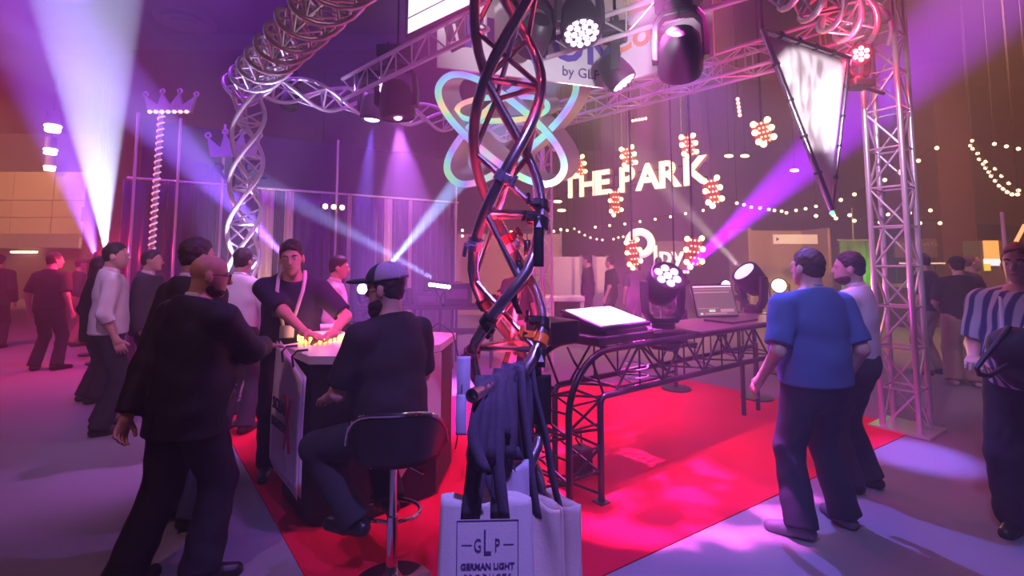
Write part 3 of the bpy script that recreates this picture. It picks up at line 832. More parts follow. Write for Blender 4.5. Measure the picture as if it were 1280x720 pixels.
for k in range(5):
    z0 = 0.05 + 0.15 * k
    pipe('brace', dpt(0, z0, 0 if k % 2 else DW), dpt(0, z0 + 0.15, DW if k % 2 else 0), 0.010, BLACKMETAL, desk, 7)
    pipe('brace', dpt(0.3, z0, 0 if k % 2 else DW), dpt(0.3, min(z0 + 0.15, 0.72), DW if k % 2 else 0), 0.010, BLACKMETAL, desk, 7)
    pipe('brace', dpt(0, z0, 0), dpt(0, z0, DW), 0.008, BLACKMETAL, desk, 7)
for k in range(10):
    s0 = 0.45 + 0.27 * k
    pipe('brace', dpt(s0, 0.72, 0 if k % 2 else DW), dpt(s0 + 0.27, 0.72, DW if k % 2 else 0), 0.009, BLACKMETAL, desk, 7)
    pipe('brace', dpt(s0, 1.04, 0), dpt(s0, 1.04, DW), 0.009, BLACKMETAL, desk, 7)
for off in (0, DW):
    for s in (0, 0.3):
        MB().box(dpt(s, 0.01, off), (0.09, 0.09, 0.014), 0.62).build('foot', BLACKMETAL, desk, smooth=False)
# far legs
for off in (0.0, DW):
    for s in (3.0, 3.3):
        pipe('leg', dpt(s, 0.0, off), dpt(s, 0.75, off), 0.024, BLACKMETAL, desk)
# ------------------------------------------------------------------ lighting fixtures
def axes(d, hint=(0, 0, 1)):
    d = Vector(d).normalized(); h = Vector(hint)
    if abs(d.dot(h)) > 0.97: h = Vector((0, 1, 0))
    u = h.cross(d).normalized(); v = d.cross(u)
    return Matrix((u, v, d)).transposed()
LEDMESH = {}
def led(name, c, d, r, m, parent):
    if m.name not in LEDMESH:
        b = MB().lathe([(1.0, -0.5), (1.0, 0.0), (0.8, 0.35), (0.0, 0.5)], (0, 0, 0), 10)
        me = bpy.data.meshes.new('led'); me.from_pydata([tuple(v) for v in b.v], [], b.f); me.materials.append(m)
        me.polygons.foreach_set('use_smooth', [True] * len(me.polygons)); me.update(); LEDMESH[m.name] = me
    o = bpy.data.objects.new(name, LEDMESH[m.name])
    o.location = Vector(c) - org(parent); o.rotation_mode = 'QUATERNION'; o.rotation_quaternion = Vector(d).to_track_quat('Z', 'Y'); o.scale = (r, r, r)
    link(o, parent); return o
def moving_head(label, c, d, s, lens_m, hang=True, leds=0, stand=None, group=None, name='moving_head_light', body_m=None, yokedir=None, lens_k=0.78, beam=None, drop=False):
    """c: centre of the head; d: where it points; s: head radius"""
    c = Vector(c); d = Vector(d)
    if beam:                                   # the lamp's own light: (target, colour, watts, degrees, blend)
        d = Vector(beam[0]) - c
    d = d.normalized(); M = axes(d)
    if beam: spot('lamp_beam', c + d * s * 1.25, Vector(beam[0]), beam[1], beam[2], beam[3], beam[4], 0.03)
    bm = body_m or BLACKPLASTIC
    sg = 1 if hang else -1
    bz = c.z + sg * s * 2.35
    t = thing(name, (c.x, c.y, bz if hang or stand is None else 0), label, 'stage light', group)
    ya = Vector(yokedir).normalized() if yokedir else Vector((M[0][0], M[1][0], 0)).normalized()
    yb = Vector((-ya.y, ya.x, 0)); YM = Matrix((ya, yb, Vector((0, 0, 1)))).transposed()
    MB().box((c.x, c.y, bz + sg * s * 0.35), (s * 2.1, s * 1.7, s * 0.75), M=YM).build('base', bm, t, bevel=s * 0.15)
    MB().lathe([(0.0, -0.2 * s), (s * 0.62, -0.2 * s), (s * 0.62, 0.2 * s), (0, 0.2 * s)], (c.x, c.y, bz - sg * 0.12 * s), 20).build('swivel', bm, t)
    for k in (-1, 1):
        yk = MB()
        pts = [(0.0, 2.05), (0.75, 2.05), (1.12, 1.5), (1.22, 0.6), (1.22, -0.25), (0.95, -0.3), (0.95, 0.6), (0.9, 1.4), (0.62, 1.75), (0, 1.8)]
        poly = [Vector((c.x, c.y, c.z)) + ya * (k * x * s) + Vector((0, 0, sg * z * s)) - yb * (0.32 * s) for x, z in pts]
        if k * sg < 0: poly.reverse()
        yk.prism(poly, yb * (0.64 * s)); yk.build('yoke_arm', bm, t, smooth=False, bevel=s * 0.05)
    prof = [(0.0, -1.15), (0.55, -1.12), (0.8, -0.85), (0.92, -0.35), (0.98, 0.2), (1.0, 0.75), (0.94, 0.98), (0.86, 1.0), (0.84, 0.9), (0.0, 0.9)]
    hd = MB().lathe([(r * s, z * s) for r, z in prof], c, 28, axis=None)
    R = M
    hd.v = [c + R @ (v - c) for v in hd.v]
    h = hd.build('head', bm, t)
    fc = c + d * s * 0.92
    if leds:
        rings = [(0, 1), (0.36, 6), (0.68, 12)] if leds > 7 else [(0, 1), (0.52, 6)]
        for rr, n in rings:
            for k in range(n):
                an = 2 * PI * k / n + rr
                led('led_lens', fc + R @ Vector((rr * s * math.cos(an), rr * s * math.sin(an), 0)), d, s * (0.155 if leds > 7 else 0.24), lens_m, h)
    else:
        ln = MB().lathe([(lens_k * s, 0.0), (lens_k * 0.8 * s, 0.08 * s), (lens_k * 0.4 * s, 0.15 * s), (0, 0.17 * s)], (0, 0, 0), 24)
        ln.v = [fc + R @ v for v in ln.v]
        ln.build('lens', lens_m, h)
    if drop: pipe('drop_pipe', (c.x, c.y, bz + s * 0.7), (c.x, c.y, ZC), 0.012, BLACKMETAL, t, 6)
    if hang:
        for k in (-0.55, 0.55):
            q = Vector((c.x, c.y, bz + s * 0.72)) + ya * s * k
            MB().tube([q + yb * 0.035 * math.cos(a) + Vector((0, 0, 0.05 + 0.035 * math.sin(a))) for a in np.linspace(-PI / 2, PI * 1.3, 12)], 0.012, 8).build('clamp', BLACKMETAL, t)
    elif stand:
        zt = bz - s * 0.75
        pipe('stand_pole', (c.x, c.y, 0.02), (c.x, c.y, zt - 0.02), 0.025, BLACKMETAL, t)
        MB().box((c.x, c.y, zt - 0.015), (s * 2.0, s * 1.7, 0.03), M=YM).build('stand_plate', BLACKMETAL, t, smooth=False)
        MB().lathe([(0, 0.0), (0.19, 0.0), (0.185, 0.018), (0.03, 0.03), (0, 0.03)], (c.x, c.y, 0.009), 24).build('stand_base', BLACKMETAL, t)
    return t
L_VIOLET = mat('lens_violet_white', (0.9, 0.8, 1), emit=(0.75, 0.5, 1.0), power=3.2)
L_BLUE = mat('lens_blue_white', (0.8, 0.85, 1), emit=(0.55, 0.6, 1.0), power=12)
L_PALE = mat('lens_pale_glass', (0.6, 0.65, 0.9), 0.1, emit=(0.6, 0.62, 1.0), power=1.3)
L_DARK = mat('lens_dark_glass', (0.02, 0.02, 0.03), 0.06, spec=0.8)
L_RED = mat('lens_red_white', (1, 0.5, 0.5), emit=(1.0, 0.16, 0.16), power=6)
L_AMBER = mat('lens_amber', (1, 0.8, 0.4), emit=(1.0, 0.62, 0.22), power=14)

moving_head('big black moving light hanging unlit in front of the orange-lettered banner', at(850, 68, 3.55), (0.25, 0.75, -0.65), 0.17, L_DARK, group='moving lights on the trusses')
moving_head('black moving light hanging half hidden behind the foreground column', at(668, 44, 4.5), (-0.3, 0.9, -0.4), 0.17, L_DARK, group='moving lights on the trusses')
moving_head('wash light with glowing violet lens cluster hanging nearest the top', at(724, 26, 4.3), (0.06, -0.42, -0.9), 0.19, L_VIOLET, leds=19, group='moving lights on the trusses')
moving_head('wash light seen from the side in front of the banner edge', at(769, 90, 4.8), (0.55, -0.12, -0.8), 0.155, L_VIOLET, leds=19, drop=True, group='moving lights on the trusses')
moving_head('round black moving light throwing a violet cone downwards', at(496, 127, 5.6), (0.03, -0.12, -1), 0.21, L_VIOLET, drop=True, group='moving lights on the trusses', lens_k=0.25, beam=(at(512, 330, 5.7), (0.62, 0.15, 1.0), 3500, 44, 0.5))
moving_head('small black moving light with a blue beam beside the round one', at(466, 136, 5.9), (-0.05, 0.05, -1), 0.15, L_BLUE, group='moving lights on the trusses', lens_k=0.6, beam=(at(450, 330, 6.0), (0.2, 0.12, 1.0), 5000, 16, 0.4))
moving_head('dark small moving light hanging under the wavy truss', at(362, 126, 6.3), (0.0, -0.2, -1), 0.11, L_DARK, group='moving lights on the trusses')
moving_head('moving light with a big lens standing behind the lighting desk', at(828, 357, 4.2), (0.1, -0.75, 0.62), 0.155, L_PALE, hang=False, leds=7, group='standing moving lights')
moving_head('moving light hidden behind the big-lensed one sending a violet beam up right', at(842, 352, 6.4), (0.12, -0.72, 0.66), 0.15, L_VIOLET, hang=False, stand=True, group='standing moving lights', beam=(at(1105, 112, 6.3), (0.4, 0.0, 1.0), 60000, 17, 0.8))
moving_head('black moving light tilted upwards behind the laptop', at(940, 350, 6.0), (-0.5, -0.35, 0.8), 0.17, L_PALE, hang=False, stand=True, group='standing moving lights', beam=(at(790, 190, 5.6), (0.9, 0.75, 0.7), 5000, 10, 0.6))
moving_head('standing moving light whose white beam rises at the far left', at(133, 326, 8.0), (-0.06, 0, 1), 0.16, L_BLUE, hang=False, stand=True, group='standing moving lights', beam=(at(109, 0, 8.0), (0.55, 0.6, 1.0), 50000, 21, 0.2))
moving_head('second standing moving light at the far left with a deep blue beam', at(122, 333, 8.7), (-0.06, 0, 1), 0.14, L_BLUE, hang=False, stand=True, group='standing moving lights', beam=(at(40, 0, 8.7), (0.25, 0.08, 1.0), 40000, 26, 0.9))
moving_head('standing moving light behind the capped man sending a beam up right', at(470, 352, 7.0), (0.55, 0.1, 0.75), 0.13, L_BLUE, hang=False, stand=True, group='standing moving lights', beam=(at(592, 205, 7.0), (0.32, 0.48, 1.0), 40000, 10, 0.4))
moving_head('standing moving light behind the lanyard man sending a beam up left', at(371, 336, 6.6), (-0.7, -0.2, 0.65), 0.13, L_BLUE, hang=False, stand=True, group='standing moving lights', beam=(at(190, 150, 6.2), (0.28, 0.12, 1.0), 32000, 16, 0.6))
moving_head('bright white standing light just in front of the capped face', at(456, 361, 6.6), (-0.1, -1, 0.05), 0.09, L_BLUE, hang=False, stand=True, group='standing moving lights')
moving_head('glaring amber lamp beside the shoulder of the blue polo man', at(974, 357, 7.25), (-0.05, -1, 0.02), 0.12, L_AMBER, hang=False, stand=True, group='standing moving lights', beam=(at(940, 350, 2.0), (1.0, 0.6, 0.28), 120, 70, 0.9))
moving_head('small blue lamp standing far behind the laptop', at(905, 356, 9.0), (-0.05, -1, 0.02), 0.10, L_BLUE, hang=False, stand=True, group='standing moving lights')
moving_head('small warm lamp standing far behind the laptop, right of the blue one', at(926, 355, 9.2), (-0.05, -1, 0.02), 0.09, L_AMBER, hang=False, stand=True, group='standing moving lights')
point('pink_haze_fill', at(800, 372, 5.6), (1.0, 0.04, 0.7), 70, 0.12)  # bare point added to tint the haze behind the desk pink
hq = at(828, 357, 4.2); hq.z -= 0.155 * 3.1 + 0.012
sf_ = thing('rear_shelf', hq, 'small black shelf behind the lighting desk under the big-lensed light', 'shelf')
MB().box(hq, (0.42, 0.38, 0.022), 0.62).build('plate', BLACKMETAL, sf_, smooth=False, bevel=0.004)
for k in (-0.15, 0.15):
    pipe('arm', hq + BX * k + Vector((0, 0, -0.02)), hq + BX * k - NX * 0.2 + Vector((0, 0, -0.02)), 0.014, BLACKMETAL, sf_)
    pipe('strut', hq + BX * k + NX * 0.1 + Vector((0, 0, -0.02)), hq + BX * k - NX * 0.14 + Vector((0, 0, -0.2)), 0.012, BLACKMETAL, sf_)
# red wash lamp on the square tower
moving_head('red wash lamp with seven lenses clamped to the square tower', at(1071, 71, 4.62), (-0.25, -1, -0.1), 0.105, L_RED, hang=False, leds=7, yokedir=(1, 0.1, 0), name='red_wash_lamp')
rl = bpy.data.objects['red_wash_lamp']
pipe('mount_arm', at(1071, 71, 4.62) - Vector((0, 0, 0.3)), RC_ + Vector((-0.12, -0.12, at(1071, 71, 4.62).z - 0.3)), 0.018, BLACKMETAL, rl)
point('red_lamp_glow', at(1066, 72, 4.45), (1, 0.03, 0.08), 70, 0.08)
point('red_haze_fill', at(140, 318, 7.7), (1, 0.03, 0.12), 110, 0.1)  # bare point added to redden the haze at the foot of the white beam
# led batten on the gear table
q = at(550, 357, 7.4)
t = thing('led_batten', q, 'tilted white LED bar glowing right of the crossing beams', 'stage light')
Mx = frame((0.95, 0, -0.12))
MB().box(q, (0.34, 0.14, 0.10), M=Mx).build('housing', BLACKPLASTIC, t, smooth=False, bevel=0.01)
for k in range(6): led('led_lens', q + Mx @ Vector((-0.14 + 0.056 * k, 0.0, 0.055)), Mx @ Vector((0, 0, 1)), 0.03, L_BLUE, t)
spot('batten_beam', q + Vector((-0.1, -0.1, 0.12)), at(352, 243, 7.0), (0.35, 0.4, 1.0), 30000, 7, 0.4)
for k in (-1, 1):
    pipe('bracket', q + Mx @ Vector((0.12 * k, 0, 0)), q + Vector((0, 0.06, -0.2)), 0.012, BLACKMETAL, t)
pipe('stand_pole', (q.x, q.y + 0.06, 0.02), q + Vector((0, 0.06, -0.18)), 0.02, BLACKMETAL, t)
MB().lathe([(0, 0.0), (0.19, 0.0), (0.185, 0.018), (0.03, 0.03), (0, 0.03)], (q.x, q.y + 0.06, 0.001), 24).build('stand_base', BLACKMETAL, t)

# ------------------------------------------------------------------ amber lamp panels hung behind the desk
BULB_M = mat('amber_bulb', (1, 0.85, 0.5), emit=(1.0, 0.66, 0.20), power=7)
DOT_M = mat('red_pixel', (1, 0.4, 0.3), emit=(1.0, 0.22, 0.12), power=6)
PLATE_M = mat('panel_brown_plate', (0.24, 0.07, 0.04), 0.6)
bulb_me = None
def ball_at(name, c, r, m, parent, n=10):
    key = ('ball', m.name)
    if key not in UNIT:
        b = MB().ball((0, 0, 0), 1, n, 7)
        me = bpy.data.meshes.new('bulb'); me.from_pydata([tuple(v) for v in b.v], [], b.f); me.materials.append(m)
        me.polygons.foreach_set('use_smooth', [True] * len(me.polygons)); me.update(); UNIT[key] = me
    o = bpy.data.objects.new(name, UNIT[key]); o.location = Vector(c) - org(parent); o.scale = (r, r, r)
    link(o, parent); return o
def lamp_panel(px, py, Y, wpx, hpx, yaw, roll, label):
    c = at(px, py, Y); w, h = 1.2 * wpx / F * Y, 1.2 * hpx / F * Y
    t = thing('lamp_panel', c, label, 'lamp panel', 'amber lamp panels hung in the haze')
    r = Vector((math.cos(yaw), math.sin(yaw), 0)); u = Vector((0, 0, 1))
    M = frame(r); M = M @ Matrix.Rotation(roll, 3, 'Z')
    P = lambda x, y, z=0: c + M @ Vector((x * w / 2, y * h / 2, z))
    MB().box(c, (w * 0.95, h * 0.95, 0.05), M=M).build('plate', PLATE_M, t, smooth=False)
    for (x, y) in ((-0.9, 0.85), (0.75, 1.0), (-0.95, 0.1), (0.95, 0.25), (-0.8, -0.75), (0.95, -0.6), (-0.35, -1.05)):
        ball_at('bulb', P(x, y, 0.05), w * 0.145, BULB_M, t)
    dots = MB()
    for i in range(5):
        for j in range(3):
            dots.ball(P(-0.45 + 0.45 * j + 0.1 * (i % 2), 0.8 - 0.4 * i, 0.045), w * 0.055, 6, 4)
    o = dots.build('pixel_dots', DOT_M, t); o['kind'] = 'stuff'
    top = Vector((c.x, c.y, ZC))
    pipe('hanger', c + u * (h / 2), top, 0.018, BLACKMETAL, t, 6)
for a in ((722, 208, 10.5, 15, 20, 0.3, 0.1, 'small amber lamp panel above the letters T and H'), (784, 197, 9.5, 16, 21, 0.3, 0.15, 'amber lamp panel directly above the letter P'), (859, 183, 8.8, 18, 22, 0.3, 0.1, 'amber lamp panel directly above the letter K'),
          (952, 166, 8.0, 22, 24, 0.2, 0.25, 'large amber lamp panel left of the white sail'), (768, 253, 9.5, 14, 26, 0.3, 0.0, 'amber lamp panel hanging below the letter P'), (889, 240, 8.5, 20, 28, 0.3, 0.15, 'amber lamp panel hanging below and right of the letter K'),
          (790, 317, 8.0, 16, 28, 0.3, 0.1, 'low amber lamp panel left of the lettering stand'), (866, 315, 7.6, 19, 30, 0.1, -0.1, 'lowest brightest amber lamp panel above the standing moving light')):
    lamp_panel(*a)
def pixel_strip(label, pts, Y, r):
    q = at(*pts[0], Y)
    t = thing('pixel_strip', q, label, 'LED strip', 'red pixel strips')
    P = [at(x, y, Y) for x, y in pts]
    for a, b in zip(P[:-1], P[1:]):
        if (a - b).length > 1e-3: pipe('back_bar', a + Vector((0, 0.04, 0)), b + Vector((0, 0.04, 0)), r * 0.8, BLACKMETAL, t, 6)
    for p in P: ball_at('pixel', p, r, mat('red_pixel_ring', (1, 0.5, 0.4), emit=(1.0, 0.28, 0.2), power=5), t, 8)
    pipe('hanger', P[0], (P[0].x, P[0].y + 0.02, ZC), 0.012, BLACKMETAL, t, 6)
pixel_strip('short level strip of red pixels under the overhead truss', [(791 + 4 * k, 151 - 0.7 * k) for k in range(5)], 9, 0.028)
pixel_strip('upright strip of red pixels hanging right of centre', [(922 + 0.7 * k, 124 + 5 * k) for k in range(5)], 8.5, 0.032)
pixel_strip('T-shaped strip of red pixels beside the standing moving light', [(843 + 4.2 * k, 340) for k in range(5)] + [(851, 346), (851.5, 351), (852, 356), (852.5, 361)], 7.2, 0.022)

# ------------------------------------------------------------------ strings of festoon bulbs
FB = mat('festoon_bulb', (1, 0.85, 0.6), emit=(1.0, 0.64, 0.3), power=4)
def festoon(label, pts, Y0_, Y1_, r):
    n = len(pts)
    P = [at(x, y, Y0_ + (Y1_ - Y0_) * i / max(1, n - 1)) for i, (x, y) in enumerate(pts)]
    t = thing('festoon_string', P[0], label, 'string lights', 'strings of festoon bulbs')
    MB().tube([p + Vector((0, 0, r * 1.3)) for p in P], 0.008, 5).build('cable', BLACKPLASTIC, t)
    for p in P: ball_at('bulb', p, r, FB, t)
    for p in (P[0], P[-1]): pipe('drop_wire', p + Vector((0, 0, r)), (p.x, p.y, ZC), 0.005, BLACKPLASTIC, t, 5)
festoon('bulb string across the middle right, ending behind the sail tip', [(921, 254), (930, 256), (939, 259), (950, 260), (961, 262), (968, 263), (977, 264), (983, 266), (995, 263), (1007, 261), (1020, 258)], 11, 11, 0.035)
festoon('bulb string rising from the sail tip to the upper right past the tower', [(1020, 270), (1042, 269), (1051, 250), (1068, 243), (1086, 235), (1106, 225), (1126, 214), (1148, 201), (1171, 185)], 11, 10, 0.04)
festoon('two-row bulb string low behind the square tower', [(1045, 273), (1062, 269), (1068, 276), (1100, 278), (1110, 268), (1137, 266), (1163, 263), (1175, 279), (1150, 279)], 11, 11, 0.04)
festoon('dense drooping bulb string at the right edge', [(1213, 182), (1216, 186), (1222, 192), (1224, 199), (1229, 205), (1232, 210), (1236, 215), (1239, 220), (1244, 226), (1249, 232), (1254, 236), (1259, 240), (1265, 243), (1272, 243)], 9, 8, 0.03)
festoon('second drooping bulb string just above the dense one', [(1215, 176), (1232, 202), (1244, 211), (1252, 220), (1261, 229), (1273, 238)], 9, 8.2, 0.03)
festoon('level bulb string in the top right corner', [(1243, 180), (1258, 183), (1273, 186), (1290, 189)], 8.4, 8, 0.03)
festoon('level string of sparse bulbs below the illuminated letters', [(744, 284), (762, 282), (781, 280), (800, 277), (819, 274), (838, 271), (857, 267), (879, 263)], 13, 12.5, 0.035)
festoon('fine bulb string drooping left below the illuminated letters', [(718, 286), (724, 290), (731, 294), (738, 297), (746, 299), (753, 300)], 13, 13, 0.028)
festoon('fine bulb string drooping right below the illuminated letters', [(767, 299), (773, 297), (779, 296), (785, 294)], 13, 13, 0.028)
festoon('sparse bulbs seen through the foreground column', [(566, 291), (578, 288), (578, 295), (623, 290), (623, 296), (639, 290), (692, 289), (701, 287), (709, 288)], 14, 14, 0.04)
for k, (px, py, Y, nm) in enumerate(((578, 203, 15, 'lone pale lamp left of the foreground column, upper'), (547, 223, 15, 'lone tiny lamp right of the drape wall'), (697, 252, 15, 'lone flat lamp right of the slim truss, upper'), (702, 263, 15, 'lone flat lamp right of the slim truss, lower'), (911, 195, 14, 'long pale lamp on the dark ceiling right of the letter K'), (931, 195, 14, 'round pale lamp next to the long one'), (993, 213, 14, 'flat lamp in the violet beam'), (403, 208, 13, 'lone tiny warm lamp above the drape rail'), (120, 251, 12, 'small red-lit lamp inside the white beam, left'), (130, 242, 12, 'small red-lit lamp inside the white beam, right'))):
    c = at(px, py, Y); t = thing('far_lamp', c, nm, 'lamp', 'far lamps under the ceiling')
    MB().ball(c, 0.07, 10, 6, (2.0 if 'flat' in nm or 'long' in nm else 1, 1, 0.7)).build('bulb', FB, t)
    MB().lathe([(0.0, 0.14), (0.06, 0.13), (0.1, 0.06), (0.09, 0.04)], c, 12).build('shade', BLACKMETAL, t)
    pipe('rod', c + Vector((0, 0, 0.13)), (c.x, c.y, ZC), 0.008, BLACKMETAL, t, 5)

# ------------------------------------------------------------------ illuminated letters THE PARK
LET_M = mat('letter_face', (0.9, 0.75, 0.5), 0.5, emit=(1.0, 0.72, 0.42), power=1.7)
LET_S = mat('letter_side', (0.35, 0.24, 0.15), 0.6)
a0, a1 = at(704, 247, 14.0), at(882, 228, 11.2)
a1.z = a0.z = 3.5
pk = thing('letter_sign', a0, 'large illuminated block letters reading THE PARK', 'sign')
rd = (a1 - a0); PL_ = rd.length; rd.normalize(); PM = frame(rd)
xs = [0.0, 0.52, 1.05, 1.72, 2.22, 2.76, 3.34]
for ch, x in zip('THEPARK', xs):
    x = x / 3.85 * PL_
    for nm, m, off, z, e in (('letter_side', LET_S, 0.034, -0.05, 0.07), ('letter', LET_M, 0.028, 0.03, 0.015)):
        text(nm, ch, m, pk, a0 + rd * x + PM @ Vector((0, 0, z)), 0.92, PM, extrude=e, offset=off, align='LEFT')
for z in (0.16, 0.5):
    pipe('rail', a0 - rd * 0.1 + PM @ Vector((0, z, -0.16)), a0 + rd * PL_ + PM @ Vector((0, z, -0.16)), 0.02, BLACKMETAL, pk, 6)
for s in (0.1, 0.45, 0.85):
    pipe('hanger', a0 + rd * PL_ * s + PM @ Vector((0, 0.16, -0.16)), a0 + rd * PL_ * s + PM @ Vector((0, ZC - 3.5, -0.16)), 0.015, BLACKMETAL, pk, 6)

# ------------------------------------------------------------------ looped rainbow sculpture behind the column
def rainbow():
    m = bpy.data.materials.new('rainbow_film'); m.use_nodes = True; nt = m.node_tree; b = nt.nodes['Principled BSDF']
    tc = nt.nodes.new('ShaderNodeTexCoord'); nz = nt.nodes.new('ShaderNodeTexNoise'); nz.inputs['Scale'].default_value = 1.6; nz.inputs['Detail'].default_value = 0.5
    cr = nt.nodes.new('ShaderNodeValToRGB'); cols = [(1, 0.3, 0.45), (0.95, 0.7, 0.3), (0.3, 0.95, 0.5), (0.25, 0.75, 0.95), (0.4, 0.35, 1), (0.95, 0.4, 0.9), (0.35, 0.95, 0.65)]
    el = cr.color_ramp.elements
    while len(el) < len(cols): el.new(0.5)
    for i, c in enumerate(cols): el[i].position = 0.25 + 0.5 * i / (len(cols) - 1); el[i].color = c + (1,)
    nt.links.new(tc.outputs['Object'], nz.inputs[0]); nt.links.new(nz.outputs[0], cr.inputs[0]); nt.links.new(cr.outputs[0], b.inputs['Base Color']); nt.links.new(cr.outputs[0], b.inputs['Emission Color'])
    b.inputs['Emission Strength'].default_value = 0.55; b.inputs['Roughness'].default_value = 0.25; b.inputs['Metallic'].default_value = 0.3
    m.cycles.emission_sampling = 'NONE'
    return m
RB = rainbow(); SIL = mat('silver_band', (0.62, 0.58, 0.62), 0.35, 0.6)
SY = 6.2
sc_c = at(634, 158, SY)
loop = thing('looped_sculpture', sc_c, 'sculpture of crossing silver loops with rainbow-lit front edges', 'sculpture')
def ring(c, la, ha, hb, fw, dep):
    """flat band ring: long axis angle la in the x-z plane, half axes ha, hb"""
    e1, e2 = Vector((math.cos(la), 0, math.sin(la))), Vector((-math.sin(la), 0, math.cos(la)))
    n = 72
    def P(a, k):
        x, z = math.cos(a), math.sin(a)
        pw_ = 0.85
        ex = math.copysign(abs(x) ** pw_, x) * (ha - k); ez = math.copysign(abs(z) ** pw_, z) * (hb - k)
        return c + e1 * ex + e2 * ez
    side = MB(); front = MB()
    base = []
    for i in range(n):
        a = 2 * PI * i / n
        dv = Vector((dep * 0.8, dep, dep * 0.5)); side.v += [P(a, 0), P(a, 0) + dv, P(a, fw) + dv, P(a, fw)]
        front.v += [P(a, -0.003) + Vector((0, -0.012, 0)), P(a, fw + 0.003) + Vector((0, -0.012, 0)), P(a, fw + 0.003) + Vector((0, 0.004, 0)), P(a, -0.003) + Vector((0, 0.004, 0))]
    for mb in (side, front):
        for i in range(n):
            j = (i + 1) % n
            for q in range(4):
                r = (q + 1) % 4
                mb.f.append((4 * i + q, 4 * i + r, 4 * j + r, 4 * j + q))
    s = side.build('loop_band', SIL, loop); front.build('glowing_edge', RB, s)
ring(at(626, 161, SY), math.radians(-40), 1.05, 0.42, 0.085, 0.26)
ring(at(640, 158, SY + 0.05), math.radians(41), 1.10, 0.42, 0.085, 0.26)
ring(at(628, 136, SY + 0.1), math.radians(3), 0.64, 0.2, 0.07, 0.2)
pipe('hanger', at(634, 120, SY + 0.3), at(634, 120, SY + 0.3) + Vector((0, 0, 2.4)), 0.012, BLACKMETAL, loop, 6)

# ------------------------------------------------------------------ white sail in a pipe frame
sv = [at(953, 36, 4.1), at(1062, 73, 4.35), at(1040, 262, 4.15)]
sail = thing('fabric_sail', sv[2], 'white triangular fabric sail stretched in a pipe frame', 'sail')
for i in range(3):
    a, b = sv[i], sv[(i + 1) % 3]
    pipe('frame_pipe', a, b, 0.026 if i != 1 else 0.014, mat('dark_steel_tube', (0.4, 0.38, 0.42), 0.25, 1.0), sail)
    for k in range(1, 5):
        c = a.lerp(b, k / 5); d = (b - a).normalized()
        MB().tube([c - d * 0.012, c + d * 0.012], 0.033 if i != 1 else 0.02, 10).build('clip', BLACKPLASTIC, sail)
cen = (sv[0] + sv[1] + sv[2]) / 3
ins = [v.lerp(cen, 0.05) for v in sv]
nrm = (sv[1] - sv[0]).cross(sv[2] - sv[0]).normalized()
def sfn(u, v):
    p = ins[0].lerp(ins[1], u).lerp(ins[2], v)
    return p + nrm * 0.03 * math.sin(PI * u) * math.sin(PI * min(1, v * 1.1)) + nrm * 0.02
MB().grid(sfn, 14, 20).build('fabric', mat('white_sail_cloth', (0.82, 0.8, 0.82), 0.7, var=0.04, scale=50), sail, solid=0.004)
MB().ball(sv[2] + Vector((0, 0, -0.03)), 0.02, 8, 6).build('green_indicator', mat('green_led', (0.2, 1, 0.4), emit=(0.1, 1, 0.3), power=3), sail)
pipe('hanger', sv[0], sv[0] + Vector((0, 0, 0.4)), 0.01, BLACKMETAL, sail, 6)
spot('sail_projector', at(985, 470, 2.6) + Vector((0.2, 0, 1.4)), (cen.x, cen.y, cen.z), (1.0, 0.82, 0.88), 420, 30, 0.4, 0.01, (14, (2.5, 0.5, 1), 0.42, 0.35))

# ------------------------------------------------------------------ banners and signs on the trusses
BAN = mat('banner_white', (0.78, 0.76, 0.8), 0.6, var=0.03, scale=8)
INK = mat('ink_dark', (0.03, 0.025, 0.04), 0.6); INKP = mat('ink_violet', (0.10, 0.06, 0.22), 0.6); INKO = mat('ink_orange', (0.85, 0.32, 0.05), 0.6)
def banner(name, label, p0, p1, z0, z1, m=BAN, fr=False):
    p0, p1 = Vector(p0), Vector(p1)
    t = thing(name, (p0.x, p0.y, z0), label, 'banner')
    r = (p1 - p0); r.z = 0; M = frame(r); L = r.length; c = (p0 + p1) / 2; c.z = (z0 + z1) / 2
    MB().box(c, (L, z1 - z0, 0.03), M=M).build('panel', m, t, smooth=False)
    if fr:
        for s in (-1, 1):
            MB().box(c + M @ Vector((s * L / 2, 0, 0)), (0.03, z1 - z0 + 0.03, 0.05), M=M).build('frame_bar', BLACKMETAL, t, smooth=False)
            MB().box(c + M @ Vector((0, s * (z1 - z0) / 2, 0)), (L, 0.03, 0.05), M=M).build('frame_bar', BLACKMETAL, t, smooth=False)
    for s in (-0.4, 0.4):
        pipe('hanger', c + M @ Vector((s * L, (z1 - z0) / 2, -0.05)), c + M @ Vector((s * L, (z1 - z0) / 2 + 0.35, -0.05)), 0.008, BLACKMETAL, t, 6)
    return t, c, M, L
# lit sign at the top
s0 = at(510, 47, 4.86); s1 = at(600, 3, 4.2); sz0 = (s0.z + s1.z) / 2
t, c, M, L = banner('lit_sign', 'bright white framed sign with boxed letters at the top left of the column', s0, s1, sz0, sz0 + 0.75, mat('lit_sign_white', (0.9, 0.9, 0.9), 0.5, emit=(1, 0.97, 0.95), power=1.0), True)
cc = c + M @ Vector((-0.08, 0.06, 0.022))
for s in (-1, 1):
    MB().box(cc + M @ Vector((s * 0.42, 0, 0)), (0.008, 0.5, 0.006), M=M).build('logo_line', INK, t, smooth=False)
    MB().box(cc + M @ Vector((0, s * 0.25, 0)), (0.84, 0.008, 0.006), M=M).build('logo_line', INK, t, smooth=False)
text('lettering', 'GLP', INK, t, cc + M @ Vector((0, -0.08, 0)), 0.24, M, spacing=1.3)
